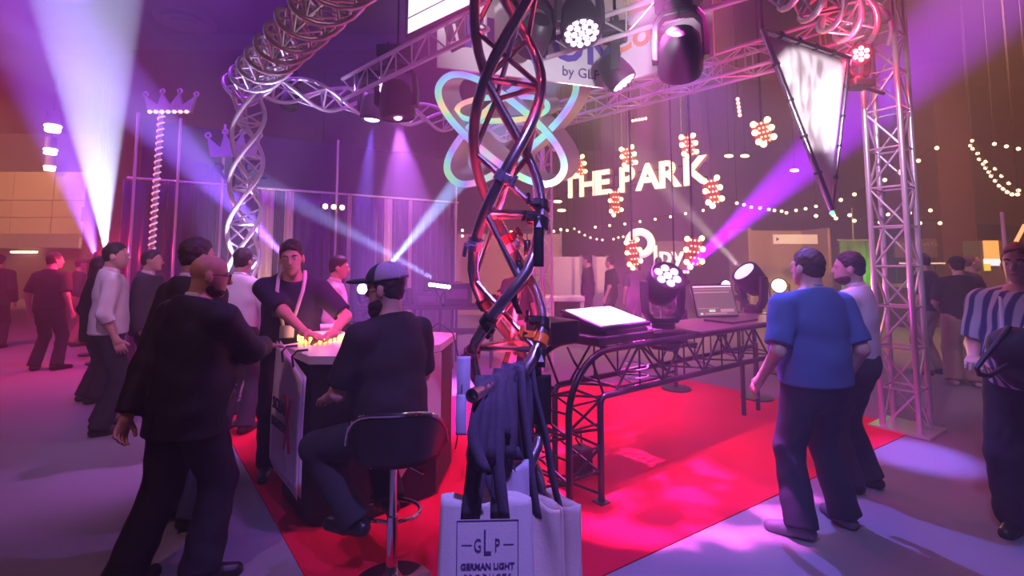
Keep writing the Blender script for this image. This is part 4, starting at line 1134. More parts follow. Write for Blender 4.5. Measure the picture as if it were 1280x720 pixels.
# fusion banner
f0, f1 = at(546, 84, 4.75), at(755, 111, 5.35)
fz = 3.64
t, c, M, L = banner('brand_banner', 'white banner with violet lettering behind the foreground column', f0, f1, fz, fz + 0.82)
text('lettering', 'FUSION', mat('ink_bright_violet', (0.12, 0.07, 0.42), 0.6), t, c + M @ Vector((0.20, -0.15, 0.02)), 0.48, M, spacing=1.1, offset=0.014)
text('lettering', 'by GLP', INKP, t, c + M @ Vector((0.66, -0.33, 0.02)), 0.16, M)
for (x, y, w, h, rot) in ((-0.78, 0.12, 0.30, 0.09, 0.35), (-0.70, -0.02, 0.10, 0.30, 0.25), (-0.84, 0.0, 0.09, 0.26, 0.25), (-0.72, -0.14, 0.26, 0.08, 0.6)):
    MB().box(c + M @ Vector((x, y, 0.02)), (w, h, 0.006), M=M @ Matrix.Rotation(rot, 3, 'Z')).build('emblem_stroke', INK, t, smooth=False)
# orange lettered banner
o0, o1 = at(756, 109, 5.3), at(893, 71, 4.5)
oz = (o0.z + o1.z) / 2
t, c, M, L = banner('brand_banner', 'white banner with orange lettering behind the big black moving light', o0, o1, oz, oz + 0.72)
text('lettering', 'Cos', INKO, t, c + M @ Vector((-0.20, -0.02, 0.02)), 0.4, M, offset=0.008)
MB().lathe([(0, 0), (0.12, 0), (0.12, 0.006), (0, 0.006)], c + M @ Vector((-0.50, -0.02, 0.014)), 24, axis=M @ Vector((0, 0, 1))).build('blue_disc', mat('ink_blue', (0.08, 0.12, 0.6), 0.5), t)

# ------------------------------------------------------------------ crown signs and the lit wrapped post on the left
CROWN = mat('crown_silver', (0.7, 0.62, 0.62), 0.3, 0.7)
def crown(label, c, w, h, words=None, m=CROWN):
    t = thing('crown_sign', c, label, 'sign')
    prof = [(-0.42, 0), (0.42, 0), (0.5, 0.72), (0.24, 0.30), (0.17, 0.85), (0.0, 0.30), (-0.17, 0.85), (-0.24, 0.30), (-0.5, 0.72)]
    MB().prism([c + Vector((x * w, 0.03, y * h)) for x, y in prof], (0, -0.05, 0)).build('plate', m, t, smooth=False)
    for x, y in ((-0.5, 0.8), (-0.17, 0.93), (0.17, 0.93), (0.5, 0.8)):
        MB().tube([c + Vector((x * w + 0.09 * h * math.cos(a), 0, y * h + 0.09 * h * math.sin(a))) for a in np.linspace(0, 2 * PI, 14)[:-1]], 0.02 * h + 0.008, 6, closed=True).build('tip_ring', m, t)
    for k in range(0 if words else 7):
        ball_at('base_bulb', c + Vector((w * (-0.36 + 0.12 * k), -0.04, 0.0)), 0.028, mat('crown_bulb', (1, 0.7, 0.5), emit=(1, 0.6, 0.4), power=2.0), t, 8)
    if words: pipe('post', c + Vector((0, 0.04, 0.1)), Vector((c.x, c.y + 0.04, 0.0)), 0.025, BLACKMETAL, t)
    if words: text('lettering', words, INKP, t, c + Vector((0, -0.03, -0.32)), 0.34, frame((1, 0, 0)))
    return t
pb = at(188, 305, 7.2)
pc = Vector((pb.x, pb.y, 0)); ptop = at(203, 152, 7.2)
crown('silver crown-shaped sign on top of the lit wrapped post', Vector((pb.x + 0.18, 7.2, ptop.z + 0.14)), 0.78, 0.36)
crown('violet-lit crown sign with letters left of the twisted corner column', at(291, 196, 6.6), 0.72, 0.38, 'DRAPE', mat('crown_lilac', (0.75, 0.7, 0.95), 0.4, 0.3))
post = thing('wrapped_post', pc, 'tall post wrapped with a lit spiral strip under the silver crown', 'post')
pipe('pole', pc + Vector((0, 0, 0.01)), (pb.x + 0.05, 7.2, ptop.z + 0.14), 0.032, ALU, post)
hp = []
zt = ptop.z + 0.1
for k in range(240):
    z = 0.6 + (zt - 0.6) * k / 239
    hp.append(pc + Vector((0.05 * z / zt + 0.042 * math.cos(k * 0.9), 0.042 * math.sin(k * 0.9), z)))
MB().tube(hp, 0.012, 5).build('spiral_strip', mat('pink_glow_strip', (1, 0.7, 0.7), emit=(1.0, 0.5, 0.45), power=0.7), post)
MB().lathe([(0, 0), (0.28, 0), (0.27, 0.03), (0, 0.035)], pc, 24).build('foot', BLACKMETAL, post)
# ------------------------------------------------------------------ demo counter with the angled white top
CT = 1.07
cp = [atz(353, 431, CT), atz(386, 445, CT), atz(440, 445, CT), atz(551, 430, CT), atz(570, 416, CT), Vector((-0.95, 4.25, CT)), Vector((-1.36, 4.0, CT))]
cp = [Vector((p.x, p.y, 0)) for p in cp]
cc0 = sum(cp, Vector((0, 0, 0))) / len(cp)
counter = thing('demo_counter', cc0, 'black angled demo counter with a white top in front of the lanyard man', 'counter')
MB().prism([p + Vector((0, 0, CT - 0.055)) for p in cp], (0, 0, 0.055)).build('worktop', WHITE, counter, smooth=False, bevel=0.004)
ip = [p.lerp(cc0, 0.05) for p in cp]
MB().prism([p + Vector((0, 0, 0.03)) for p in ip], (0, 0, CT - 0.09)).build('body', mat('black_counter_cloth', (0.012, 0.011, 0.014), 0.6), counter, smooth=False)
MB().prism([p.lerp(cc0, 0.09) + Vector((0, 0, 0.01)) for p in cp], (0, 0, 0.03)).build('plinth', BLACKPLASTIC, counter, smooth=False)
# white side panel with curved lower edge on the right-hand front
a, b = cp[2].lerp(cp[3], 0.45), cp[3]
n_ = Vector(((b - a).y, -(b - a).x, 0)).normalized()
pts = [a + n_ * 0.0 + Vector((0, 0, CT - 0.06)), b + Vector((0, 0, CT - 0.06))]
low = [(1.0, 0.44), (0.8, 0.42), (0.6, 0.38), (0.4, 0.32), (0.2, 0.24), (0.0, 0.14)]
poly = [p - n_ * 0.01 for p in pts] + [a.lerp(b, s) - n_ * 0.01 + Vector((0, 0, z)) for s, z in low]
MB().prism(poly, n_ * 0.022).build('side_panel', mat('cream_panel', (0.75, 0.66, 0.58), 0.5, var=0.03), counter, smooth=False)
# small products on the counter
def on_counter(px, py): return atz(px, py, CT)
r0 = on_counter(402, 424)
ring_t = thing('led_ring', r0, 'round LED fixture with yellow glowing teeth on the counter', 'lamp')
MB().lathe([(0.07, 0.0), (0.17, 0.0), (0.17, 0.035), (0.15, 0.045), (0.09, 0.045), (0.07, 0.03)], r0, 30).build('ring_body', mat('frosted_plastic', (0.7, 0.6, 0.65), 0.3), ring_t)
TEE = mat('yellow_led', (1, 0.8, 0.2), emit=(1.0, 0.62, 0.08), power=8); TEP = mat('pink_led', (1, 0.3, 0.5), emit=(1.0, 0.06, 0.3), power=6)
for k in range(30):
    an = 2 * PI * k / 30
    m = TEE if math.sin(an) < 0.25 else TEP
    q = r0 + Vector((math.cos(an) * 0.165, math.sin(an) * 0.165, 0.02))
    MB().box(q, (0.016, 0.012, 0.04), an + PI / 2).build('led_tooth', m, ring_t, smooth=False)
point('ring_glow', r0 + Vector((0, 0, 0.1)), (1, 0.35, 0.3), 1.6, 0.08)
q0 = on_counter(400, 412)
lt = thing('flat_light_panel', q0, 'flat pale light panel lying behind the glowing ring on the counter', 'lamp panel')
MB().box(q0 + Vector((0, 0.0, 0.015)), (0.42, 0.2, 0.03), 0.25).build('housing', mat('frosted_plastic', (0.7, 0.6, 0.65)), lt, smooth=False, bevel=0.006)
MB().box(q0 + Vector((0, 0.0, 0.034)), (0.38, 0.16, 0.008), 0.25).build('diffuser', mat('pink_diffuser', (0.9, 0.5, 0.7), emit=(1, 0.2, 0.55), power=1.1), lt, smooth=False)
q1 = on_counter(440, 415)
bx_ = thing('control_box', q1, 'small dark control box on the counter in front of the capped man', 'box')
MB().box(q1 + Vector((0, 0, 0.04)), (0.16, 0.12, 0.08), 0.3).build('case', BLACKPLASTIC, bx_, smooth=False, bevel=0.006)
MB().ball(q1 + Vector((0.02, -0.065, 0.05)), 0.008, 8, 6).build('indicator', TEE, bx_)
cb = [on_counter(445, 420) + Vector((0, 0, 0.012)), on_counter(480, 424) + Vector((0, 0, 0.012)), on_counter(530, 420) + Vector((0, 0, 0.015)), on_counter(548, 419) + Vector((0, 0, 0.1)), on_counter(563, 420) + Vector((0.02, 0, 0.02)), on_counter(571, 422) + Vector((0.03, -0.02, -0.2)), on_counter(574, 424) + Vector((0.03, -0.02, -0.5)), on_counter(566, 425) + Vector((0.03, -0.02, -0.8))]
tag(MB().tube(cb, 0.006, 6).build('cable', BLACKPLASTIC), 'black cable trailing over the right end of the counter', 'cable')
# hung bag on the left face
nl = Vector((-(cp[1] - cp[0]).y, (cp[1] - cp[0]).x, 0)).normalized() * -1
if nl.y > 0: nl = -nl
bt = thing('tote_bag', cp[0].lerp(cp[1], 0.5) + Vector((0, 0, 0.3)), 'white tote bag with red X lettering hung on the end of the counter', 'bag')
def tfn(off):
    def fn(u, v):
        p = cp[0].lerp(cp[1], -0.02 + 1.02 * u) + Vector((0, 0, 0.20 + 0.10 * (1 - u) + (0.80 - 0.06 * u) * v))
        return p + nl * (off + 0.012 * math.sin(5 * u + 3 * v) * (1 - v) + 0.02 * (1 - v))
    return fn
TOTE = mat('white_tote_cloth', (0.78, 0.76, 0.8), 0.8, var=0.05, scale=120, bump=0.1)
MB().grid(tfn(0.035), 10, 14).build('front_cloth', TOTE, bt, solid=0.004)
MB().grid(tfn(0.012), 6, 8).build('back_cloth', TOTE, bt, solid=0.004)
tm = cp[0].lerp(cp[1], 0.5) + nl * 0.078
TM = frame(cp[1] - cp[0])
text('lettering', 'SCENE', INK, bt, tm + Vector((0, 0, 0.67)) - (cp[1] - cp[0]).normalized() * 0.02, 0.115, TM, squash=0.9)
text('lettering', 'LIGHTING', INK, bt, tm + Vector((0, 0, 0.56)) - (cp[1] - cp[0]).normalized() * 0.01, 0.085, TM, squash=0.9)
REDX = mat('ink_red', (0.55, 0.01, 0.06), 0.6)
for sgn in (-1, 1):
    MB().box(tm + (cp[1] - cp[0]).normalized() * 0.16 + Vector((0, 0, 0.64)) + nl * 0.004, (0.06 if sgn > 0 else 0.035, 0.36, 0.004), M=TM @ Matrix.Rotation(sgn * 0.33, 3, 'Z')).build('letter_stroke', REDX, bt, smooth=False)
for s in (0.3, 0.7):
    e = cp[0].lerp(cp[1], s)
    MB().tube([e + nl * 0.04 + Vector((0, 0, 0.98)), e + nl * 0.05 + Vector((0, 0, 1.05)), e + nl * 0.02 + Vector((0, 0, 1.082)), e - nl * 0.05 + Vector((0, 0, 1.08))], 0.008, 6).build('strap', INK, bt)

# ------------------------------------------------------------------ bar stool
sb = gnd(489, 738); sb.z = 0.008
stool = thing('bar_stool', sb, 'black and chrome bar stool under the capped man', 'stool')
MB().lathe([(0, 0), (0.215, 0), (0.212, 0.012), (0.14, 0.028), (0.06, 0.045), (0.034, 0.085), (0.0, 0.085)], sb, 36).build('base', CHROME, stool)
pipe('column', sb + Vector((0, 0, 0.07)), sb + Vector((0, 0, 0.36)), 0.030, CHROME, stool, 16)
pipe('gas_lift', sb + Vector((0, 0, 0.36)), sb + Vector((0, 0, 0.66)), 0.021, CHROME, stool, 14)
fr = [sb + Vector((-0.05 + 0.17 * math.cos(a), 0.12 + 0.13 * math.sin(a), 0.32)) for a in np.linspace(-0.6, PI + 0.6, 20)]
MB().tube([sb + Vector((0, 0, 0.32))] + fr[:1], 0.010, 8).build('foot_stay', CHROME, stool)
MB().tube(fr + [sb + Vector((0, 0, 0.32))], 0.011, 10).build('foot_ring', CHROME, stool)
SEATM = mat('black_seat_vinyl', (0.02, 0.018, 0.022), 0.38, var=0.2, scale=40)
MB().lathe([(0, 0), (0.17, 0.0), (0.205, 0.025), (0.205, 0.055), (0.17, 0.075), (0, 0.08)], sb + Vector((0, 0.02, 0.66)), 32).build('seat', SEATM, stool)
def bfn(off, lo=0.0):
    def fn(u, v):
        an = PI * 1.5 + (u - 0.5) * 2.7 + 0.15
        hgt = 0.26 * (1 - abs(2 * u - 1) ** 3.2 * 0.75)
        r = 0.215 + 0.035 * v + off
        return sb + Vector((0.02 + r * math.cos(an), 0.02 + r * math.sin(an), 0.665 + 0.01 + hgt * v))
    return fn
MB().grid(bfn(0.0), 26, 8).build('backrest', SEATM, stool, solid=0.03)
MB().tube([bfn(0.012)(u, 1.0) for u in np.linspace(0.0, 1.0, 40)], 0.011, 8).build('back_rim', CHROME, stool)
MB().tube([sb + Vector((0.03, 0.0, 0.645)), sb + Vector((-0.10, -0.06, 0.62)), sb + Vector((-0.17, -0.04, 0.66)), sb + Vector((-0.23, 0.0, 0.70))], 0.008, 8).build('seat_bracket', CHROME, stool)
pipe('lever', sb + Vector((0.02, 0.0, 0.635)), sb + Vector((0.17, -0.08, 0.60)), 0.006, CHROME, stool, 8)

# ------------------------------------------------------------------ tote bags hung on the horizontal pipe of the near column
pe0, pe1 = at(590, 495, 1.62), at(668, 520, 2.16)
pe1.z = pe0.z
hk = thing('hook_pipe', pe1, 'short grey pipe sticking out of the column and carrying the tote bags', 'pipe')
MB().lathe([(0.018, 0), (0.024, 0), (0.024, (pe1 - pe0).length), (0, (pe1 - pe0).length)], (0, 0, 0), 18)
mb = MB().lathe([(0.017, 0.02), (0.017, 0.0), (0.024, 0), (0.024, (pe1 - pe0).length), (0.0, (pe1 - pe0).length)], (0, 0, 0), 20)
Mq = axes(pe1 - pe0); mb.v = [pe0 + Mq @ v for v in mb.v]
mb.build('tube', mat('satin_steel_tube', (0.62, 0.58, 0.66)), hk)
q = pe0.lerp(pe1, 0.93)
MB().tube([q - (pe1 - pe0).normalized() * 0.03, q + (pe1 - pe0).normalized() * 0.03], 0.036, 14).build('coupler', BLACKMETAL, hk)
STRAP = mat('dark_strap_webbing', (0.10, 0.085, 0.15), 0.8, var=0.35, scale=80)
def tote(label, c, right, w, h, zt, seed, logo=False, m=TOTE, straps=2, hang=None):
    """open fabric bag: two cloth walls with side folds, hung by webbing straps"""
    c = Vector(c); right = Vector(right).normalized(); fwd = right.cross(Vector((0, 0, 1)))
    t = thing('tote_bag', (c.x, c.y, zt - h), label, 'bag', 'tote bags hung on the column')
    def wall(sgn):
        def fn(u, v):
            x = (u - 0.5) * w * (1.0 + 0.10 * (1 - v)); z = zt - h + h * v + (0.012 * math.sin(9 * u + seed) if v > 0.98 else 0)
            bul = 0.012 * min(1.0, 8 * u, 8 * (1 - u)) if logo else 0.05 * math.sin(PI * u) * (1.15 - v * 0.75) + 0.008 * math.sin(16 * u + seed + 4 * v) + 0.006 * math.sin(9 * v + 6 * u)
            return c + right * x + fwd * sgn * (0.008 + bul) + Vector((0, 0, z))
        return fn
    MB().grid(wall(1), 22, 20).build('front_cloth', m, t, solid=0.003)
    MB().grid(wall(-1), 16, 14).build('back_cloth', m, t, solid=0.003)
    if hang is not None:
        for k in range(straps):
            sx = (-0.22, 0.2, -0.1, 0.08)[k % 4] * w * (1.0 if k < 2 else 1.3)
            p0 = c + right * sx + fwd * 0.02 + Vector((0, 0, zt - 0.06))
            hgt = Vector(hang) + right * (sx * 0.55) + Vector((0, 0, 0.034))
            mid = p0.lerp(hgt, 0.5) + fwd * (0.03 + 0.01 * math.sin(seed + k)) + right * (0.02 * math.sin(seed * 3 + k * 2))
            sm = MB(); wd = right * 0.019
            path = [p0, p0.lerp(mid, 0.5) + fwd * 0.01, mid, mid.lerp(hgt, 0.6) + fwd * 0.015, hgt, hgt - fwd * 0.04 - Vector((0, 0, 0.06)), hgt - fwd * 0.05 - Vector((0, 0, 0.3))]
            def sf(u, v, path=path):
                s = v * (len(path) - 1); i = min(int(s), len(path) - 2)
                return path[i].lerp(path[i + 1], s - i) + wd * (2 * u - 1)
            sm.grid(sf, 1, 24).build('strap', STRAP, t, solid=0.004)
    if logo:
        fc = c + fwd * 0.0222 + right * 0.005
        LM = frame(right)
        zc = zt - 0.172
        for s in (-1, 1):
            MB().box(fc + LM @ Vector((s * 0.105, 0, 0)) + Vector((0, 0, zc)), (0.0025, 0.215, 0.003), M=LM).build('logo_line', INKP, t, smooth=False)
            MB().box(fc + Vector((0, 0, zc + s * 0.107)), (0.21, 0.0025, 0.003), M=LM).build('logo_line', INKP, t, smooth=False)
        text('lettering', 'G', INKP, t, fc + right * -0.034 + Vector((0, 0, zc + 0.005)), 0.062, LM, extrude=0.002, squash=0.6)
        text('lettering', 'L', INKP, t, fc + right * -0.002 + Vector((0, 0, zc - 0.005)), 0.120, LM, extrude=0.002, squash=0.5)
        text('lettering', 'P', INKP, t, fc + right * 0.033 + Vector((0, 0, zc + 0.005)), 0.062, LM, extrude=0.002, squash=0.6)
        for s in (-1, 1):
            MB().box(fc + right * (s * 0.072) + Vector((0, 0, zc + 0.027)), (0.035, 0.003, 0.002), M=LM).build('logo_line', INKP, t, smooth=False)
        text('lettering', 'GERMAN LIGHT', INKP, t, fc + Vector((0, 0, zc - 0.052)), 0.0285, LM, extrude=0.002, offset=0.0007, squash=0.9)
        text('lettering', 'PRODUCTS', INKP, t, fc + Vector((0, 0, zc - 0.090)), 0.032, LM, extrude=0.002, spacing=1.35, squash=0.8)
    return t
hp0, hp1 = pe0.lerp(pe1, 0.22), pe0.lerp(pe1, 0.75)
bagc = at(608, 622, 1.75)
tote('front white tote bag with boxed logo hanging from the column', (bagc.x, bagc.y, 0), (1, 0.04, 0), 0.315, 0.44, bagc.z, 1.0, True, straps=4, hang=pe0.lerp(pe1, 0.25))
b2 = at(664, 610, 2.0)
tote('crumpled cream tote bag hanging behind the front logo bag', (b2.x - 0.02, b2.y - 0.02, 0), (0.85, -0.5, 0), 0.30, 0.50, b2.z - 0.02, 2.3, False, mat('cream_tote_cloth', (0.70, 0.62, 0.58), 0.8, var=0.08, scale=90, bump=0.15), straps=4, hang=pe0.lerp(pe1, 0.6))
b3 = at(694, 625, 2.12)
tote('rearmost cream tote bag fanning out to the right of the column', (b3.x, b3.y, 0), (0.7, -0.7, 0), 0.26, 0.52, b3.z + 0.02, 4.1, False, mat('cream_tote_cloth', (0.70, 0.62, 0.58)), straps=3, hang=pe0.lerp(pe1, 0.82))
b4 = at(628, 585, 1.9)
tote('pale tote bag mostly hidden under the bundle of dark straps', (b4.x, b4.y, 0), (1, -0.1, 0), 0.2, 0.36, b4.z + 0.02, 5.2, False, mat('lilac_tote_cloth', (0.6, 0.58, 0.75), 0.8), straps=4, hang=pe0.lerp(pe1, 0.45))
# loose dark ribbon bundle
rb_ = thing('strap_bundle', pe0.lerp(pe1, 0.5), 'bundle of dark lanyard straps draped over the hook pipe', 'straps')
for k in range(14):
    f = 0.12 + 0.055 * k
    h0 = pe0.lerp(pe1, f) + Vector((0, 0, 0.03)); sd = -1 if k % 3 else 1
    ln = 0.26 + 0.16 * random.random(); dx = random.uniform(-0.05, 0.05)
    path = [h0 + Vector((0.02, -0.05 * sd, -ln)), h0 + Vector((dx, -0.055 * sd, -ln * 0.6)), h0 + Vector((dx * 0.4, -0.045 * sd, -ln * 0.25)), h0 + Vector((0, -0.025 * sd, -0.02)), h0 + Vector((0, 0, 0.004)), h0 + Vector((0.005, 0.04 * sd, -0.08)), h0 + Vector((-dx * 0.5, 0.045 * sd, -ln * 0.8))]
    def sf(u, v, path=path):
        s = v * (len(path) - 1); i = min(int(s), len(path) - 2)
        return path[i].lerp(path[i + 1], s - i) + Vector((0.019 * (2 * u - 1), 0.004 * (2 * u - 1), 0))
    MB().grid(sf, 1, 20).build('strap', STRAP, rb_, solid=0.003)

# ------------------------------------------------------------------ clamps, tags and papers on the near column
def clamp(label, P, d, m=BLACKMETAL, r=0.034):
    P, d = Vector(P), Vector(d).normalized(); M = axes(d)
    t = thing('pipe_clamp', P, label, 'clamp', 'display clamps on the column')
    mb = MB().lathe([(0.026, -0.022), (r, -0.022), (r, 0.022), (0.026, 0.022), (0.026, -0.022)], (0, 0, 0), 16); mb.v = [P + M @ v for v in mb.v]
    mb.build('jaw', m, t)
    s = M @ Vector((0.7, 0.7, 0))
    if s.y > 0: s = -s
    MB().box(P + s * 0.045, (0.05, 0.03, 0.035), M=M).build('lug', m, t, smooth=False, bevel=0.004)
    MB().tube([P + s * 0.045, P + s * 0.10], 0.006, 8).build('bolt', CHROME, t)
    MB().tube([P + s * 0.09 - d * 0.025, P + s * 0.09 + d * 0.025], 0.010, 8).build('wing_nut', m, t)
    return t
def near_chord(px, py, front=True):
    best = None
    for i in range(3):
        for k in range(0, 400):
            p = PN(i, k * 0.01)
            v = camo.matrix_world.inverted() @ p if False else None
            dx, dy, dz = p.x, p.y * math.cos(PITCH) + (p.z - CAMZ) * math.sin(PITCH), -p.y * math.sin(PITCH) + (p.z - CAMZ) * math.cos(PITCH)
            X, Y = 640 + F * dx / dy, PPY - F * dz / dy
            e = (X - px) ** 2 + (Y - py) ** 2 + (40 if (p.y > NC.y and front) else 0)
            if best is None or e < best[0]: best = (e, i, k * 0.01)
    _, i, s = best
    return PN(i, s), PN(i, s + 0.02) - PN(i, s - 0.02)
DARKRED = mat('dark_red_clamp', (0.2, 0.01, 0.02), 0.4, 0.2)
for px, py, nm, m in ((664, 255, 'topmost black clamp on the right side of the column', BLACKMETAL), (656, 278, 'black clamp second from the top of the column', BLACKMETAL), (650, 292, 'dark red clamp on the middle of the column', DARKRED), (637, 312, 'pale violet clamp collar below the dark red one', mat('pale_clamp', (0.5, 0.45, 0.6), 0.3, 0.6)),
                      (606, 378, 'black clamp at the left of the column above the papers', BLACKMETAL), (600, 393, 'black clamp directly beneath the upper left one', BLACKMETAL), (631, 446, 'black clamp low on the front tube of the column', BLACKMETAL), (665, 405, 'black clamp on the right tube near the orange band', BLACKMETAL), (592, 305, 'ribbed collar clamp at the left edge of the column', mat('grey_clamp', (0.25, 0.2, 0.3), 0.35, 0.5)), (627, 222, 'small collar high on the front tube of the column', mat('grey_clamp', (0.25, 0.2, 0.3))), (590, 440, 'dark red band low on the left tube of the column', DARKRED)):
    P, d = near_chord(px, py); clamp(nm, P, d, m)
P, d = near_chord(665, 424); clamp('orange band clamp on the right tube of the column', P, d, mat('orange_band', (0.9, 0.2, 0.02), 0.4), 0.036)
def hang_tag(label, p0, w, l, m, arrow=True, kink=0.0):
    p0 = Vector(p0)
    t = thing('hang_tag', p0 - Vector((0, 0, l)), label, 'tag', 'product tags on the column')
    def fn(u, v): return p0 + Vector((w * (u - 0.5) + kink * math.sin(v * PI * 2.2), -0.004 - 0.01 * math.sin(v * 3), -l * v))
    MB().grid(fn, 2, 14).build('card', m, t, solid=0.003)
    if arrow:
        MB().prism([p0 + Vector((x, -0.022, z)) for x, z in ((-0.012, -0.055), (0.012, -0.055), (0.002, -0.025))], (0, 0.004, 0)).build('printed_mark', WHITE, t, smooth=False)
    MB().tube([p0 + Vector((0, 0, 0.0)), p0 + Vector((0.0, 0.02, 0.03))], 0.002, 5).build('string', BLACKPLASTIC, t)
TAG = mat('black_tag_card', (0.015, 0.014, 0.018), 0.4)
hang_tag('long black product tag hanging right of the column', at(673, 268, 2.02), 0.042, 0.22, TAG)
hang_tag('short black product tag inside the column', at(659, 300, 2.1), 0.03, 0.07, TAG, False)
hang_tag('wavy black product tag in the middle of the column', at(647, 326, 2.02), 0.026, 0.22, TAG, True, 0.014)
hang_tag('small black product tag under the orange band', at(676, 434, 2.02), 0.036, 0.08, TAG)
hang_tag('pale lilac printed sheet hanging left of the column', at(580, 445, 2.02), 0.055, 0.17, mat('lilac_paper', (0.6, 0.55, 0.85), 0.5), False)
hang_tag('second lilac strip hanging below the printed sheet', at(577, 492, 1.98), 0.045, 0.16, mat('lilac_paper', (0.6, 0.55, 0.85)), False)
hang_tag('black folder hanging right of the column near the bags', at(676, 468, 2.05), 0.085, 0.20, TAG, False)

# ------------------------------------------------------------------ lighting desk things on the black truss
def dk(s, off, z=1.066): return SA + BX * s + NX * off + Vector((0, 0, z))
DESKM = frame(BX)
RZ = math.atan2(BX.y, BX.x)
bd = MB().box(dk(2.3, DW / 2, 1.076), (1.7, 0.58, 0.02), RZ).build('desk_board', mat('grey_board', (0.16, 0.14, 0.15), 0.5), None, smooth=False, bevel=0.004)
tag(bd, 'dark grey board laid across the black truss under the laptop', 'board')
cons = thing('lighting_console', dk(0.55, 0.2), 'black lighting console with a glowing pink touch screen on the truss', 'console')
MB().box(dk(0.62, 0.22, 1.10), (0.62, 0.46, 0.06), RZ).build('base', BLACKPLASTIC, cons, smooth=False, bevel=0.008)
wed = MB().prism([dk(0.40, 0.02, 1.13), dk(0.40, 0.44, 1.13), dk(0.40, 0.44, 1.27), dk(0.40, 0.02, 1.16)], BX * 0.46)
wed.build('screen_stand', BLACKPLASTIC, cons, smooth=False)
su = (dk(0, 0.44, 1.27) - dk(0, 0.02, 1.16)).normalized()
SM = Matrix((BX.normalized(), su, BX.normalized().cross(su))).transposed()
scn = dk(0.63, 0.22, 1.232)
MB().box(scn, (0.56, 0.40, 0.03), M=SM).build('screen_bezel', mat('dark_violet_bezel', (0.05, 0.03, 0.09), 0.3), cons, smooth=False, bevel=0.006)
MB().box(scn + SM @ Vector((0, 0.0, 0.017)), (0.50, 0.34, 0.004), M=SM).build('touch_screen', mat('pink_screen', (1, 0.8, 0.95), emit=(1.0, 0.74, 0.92), power=2.6, light=True), cons, smooth=False)
MB().box(dk(0.12, 0.26, 1.17), (0.26, 0.30, 0.16), RZ).build('side_wing', BLACKPLASTIC, cons, smooth=False, bevel=0.008)
for k in range(8):
    MB().box(dk(0.98 + 0.0 * k, 0.02 + 0.055 * k, 1.115), (0.10, 0.016, 0.03), RZ).build('fader', mat('grey_board', (0.16, 0.14, 0.15)), cons, smooth=False)
lap = thing('laptop', dk(2.36, 0.18, 1.087), 'open laptop with a dark software screen beside the blue polo man', 'laptop')
MB().box(dk(2.32, 0.16, 1.097), (0.46, 0.30, 0.02), RZ).build('keyboard_base', mat('laptop_grey', (0.12, 0.11, 0.12), 0.35, 0.5), lap, smooth=False, bevel=0.004)
lm = dk(2.36, 0.34, 1.27); lu = Vector((NX.x * 0.2, NX.y * 0.2, 0.98)).normalized()
LM_ = Matrix((Vector((0.96, 0.28, 0)), lu, Vector((0.96, 0.28, 0)).cross(lu))).transposed()
MB().box(lm, (0.50, 0.33, 0.015), M=LM_).build('lid', BLACKPLASTIC, lap, smooth=False, bevel=0.004)
scr = MB().box(lm + LM_ @ Vector((0, 0, 0.009)), (0.47, 0.30, 0.004), M=LM_).build('screen', mat('software_dark', (0.1, 0.08, 0.08), 0.3, emit=(0.35, 0.24, 0.25), power=0.35), lap, smooth=False)
UIW = mat('software_bar', (0.8, 0.75, 0.8), emit=(0.9, 0.75, 0.8), power=0.8); UIG = mat('software_green', (0.2, 0.9, 0.3), emit=(0.3, 1.0, 0.3), power=0.8); UIM = mat('software_grey', (0.4, 0.3, 0.32), emit=(0.5, 0.36, 0.4), power=0.5)
for x, y, w, h, m in ((0, 0.143, 0.46, 0.014, UIW), (-0.02, 0.085, 0.42, 0.012, UIM), (0, 0.115, 0.45, 0.006, UIM), (-0.10, -0.075, 0.24, 0.006, UIM), (-0.06, -0.10, 0.07, 0.022, UIG), (-0.19, -0.128, 0.03, 0.018, UIG), (0.12, -0.10, 0.16, 0.03, UIM), (-0.02, -0.128, 0.26, 0.010, UIM)):
    MB().box(lm + LM_ @ Vector((x, y, 0.012)), (w, h, 0.002), M=LM_).build('screen_bar', m, scr, smooth=False)
cz = [dk(0.1, 0.1, 1.07), dk(0.05, 0.0, 1.0), dk(0.2, 0.05, 0.86), dk(0.5, 0.02, 0.75), dk(0.8, 0.0, 0.76), dk(1.0, 0.05, 0.74), dk(1.3, 0.1, 0.75)]
tag(MB().tube(cz, 0.009, 6).build('cable', BLACKPLASTIC), 'black cable looping inside the desk truss', 'cable')
ck = [dk(0.75 + 0.07 * math.cos(a), 0.03 + 0.07 * math.sin(a), 0.755 + 0.004 * i) for i, a in enumerate(np.linspace(0, 5 * PI, 40))]
tag(MB().tube(ck, 0.007, 6).build('cable_coil', mat('pale_cable', (0.6, 0.6, 0.7), 0.4)), 'pale coil of cable lying inside the desk truss', 'cable')
pw_b = gnd(716, 605)
pwt = thing('power_box', pw_b + Vector((0.09, 0.17, 0.008)), 'dark power box on the red carpet between the truss legs', 'box')
MB().box(pw_b + Vector((0.09, 0.17, 0.11)), (0.13, 0.13, 0.20), 0.6).build('case', BLACKPLASTIC, pwt, smooth=False, bevel=0.008)
MB().tube([pw_b + Vector((0.09, 0.17, 0.21)), pw_b + Vector((0.05, 0.2, 0.26)), pw_b + Vector((0.1, 0.28, 0.3)), pw_b + Vector((0.12, 0.3, 0.1)), pw_b + Vector((0.2, 0.4, 0.02))], 0.008, 6).build('lead', BLACKPLASTIC, pwt)

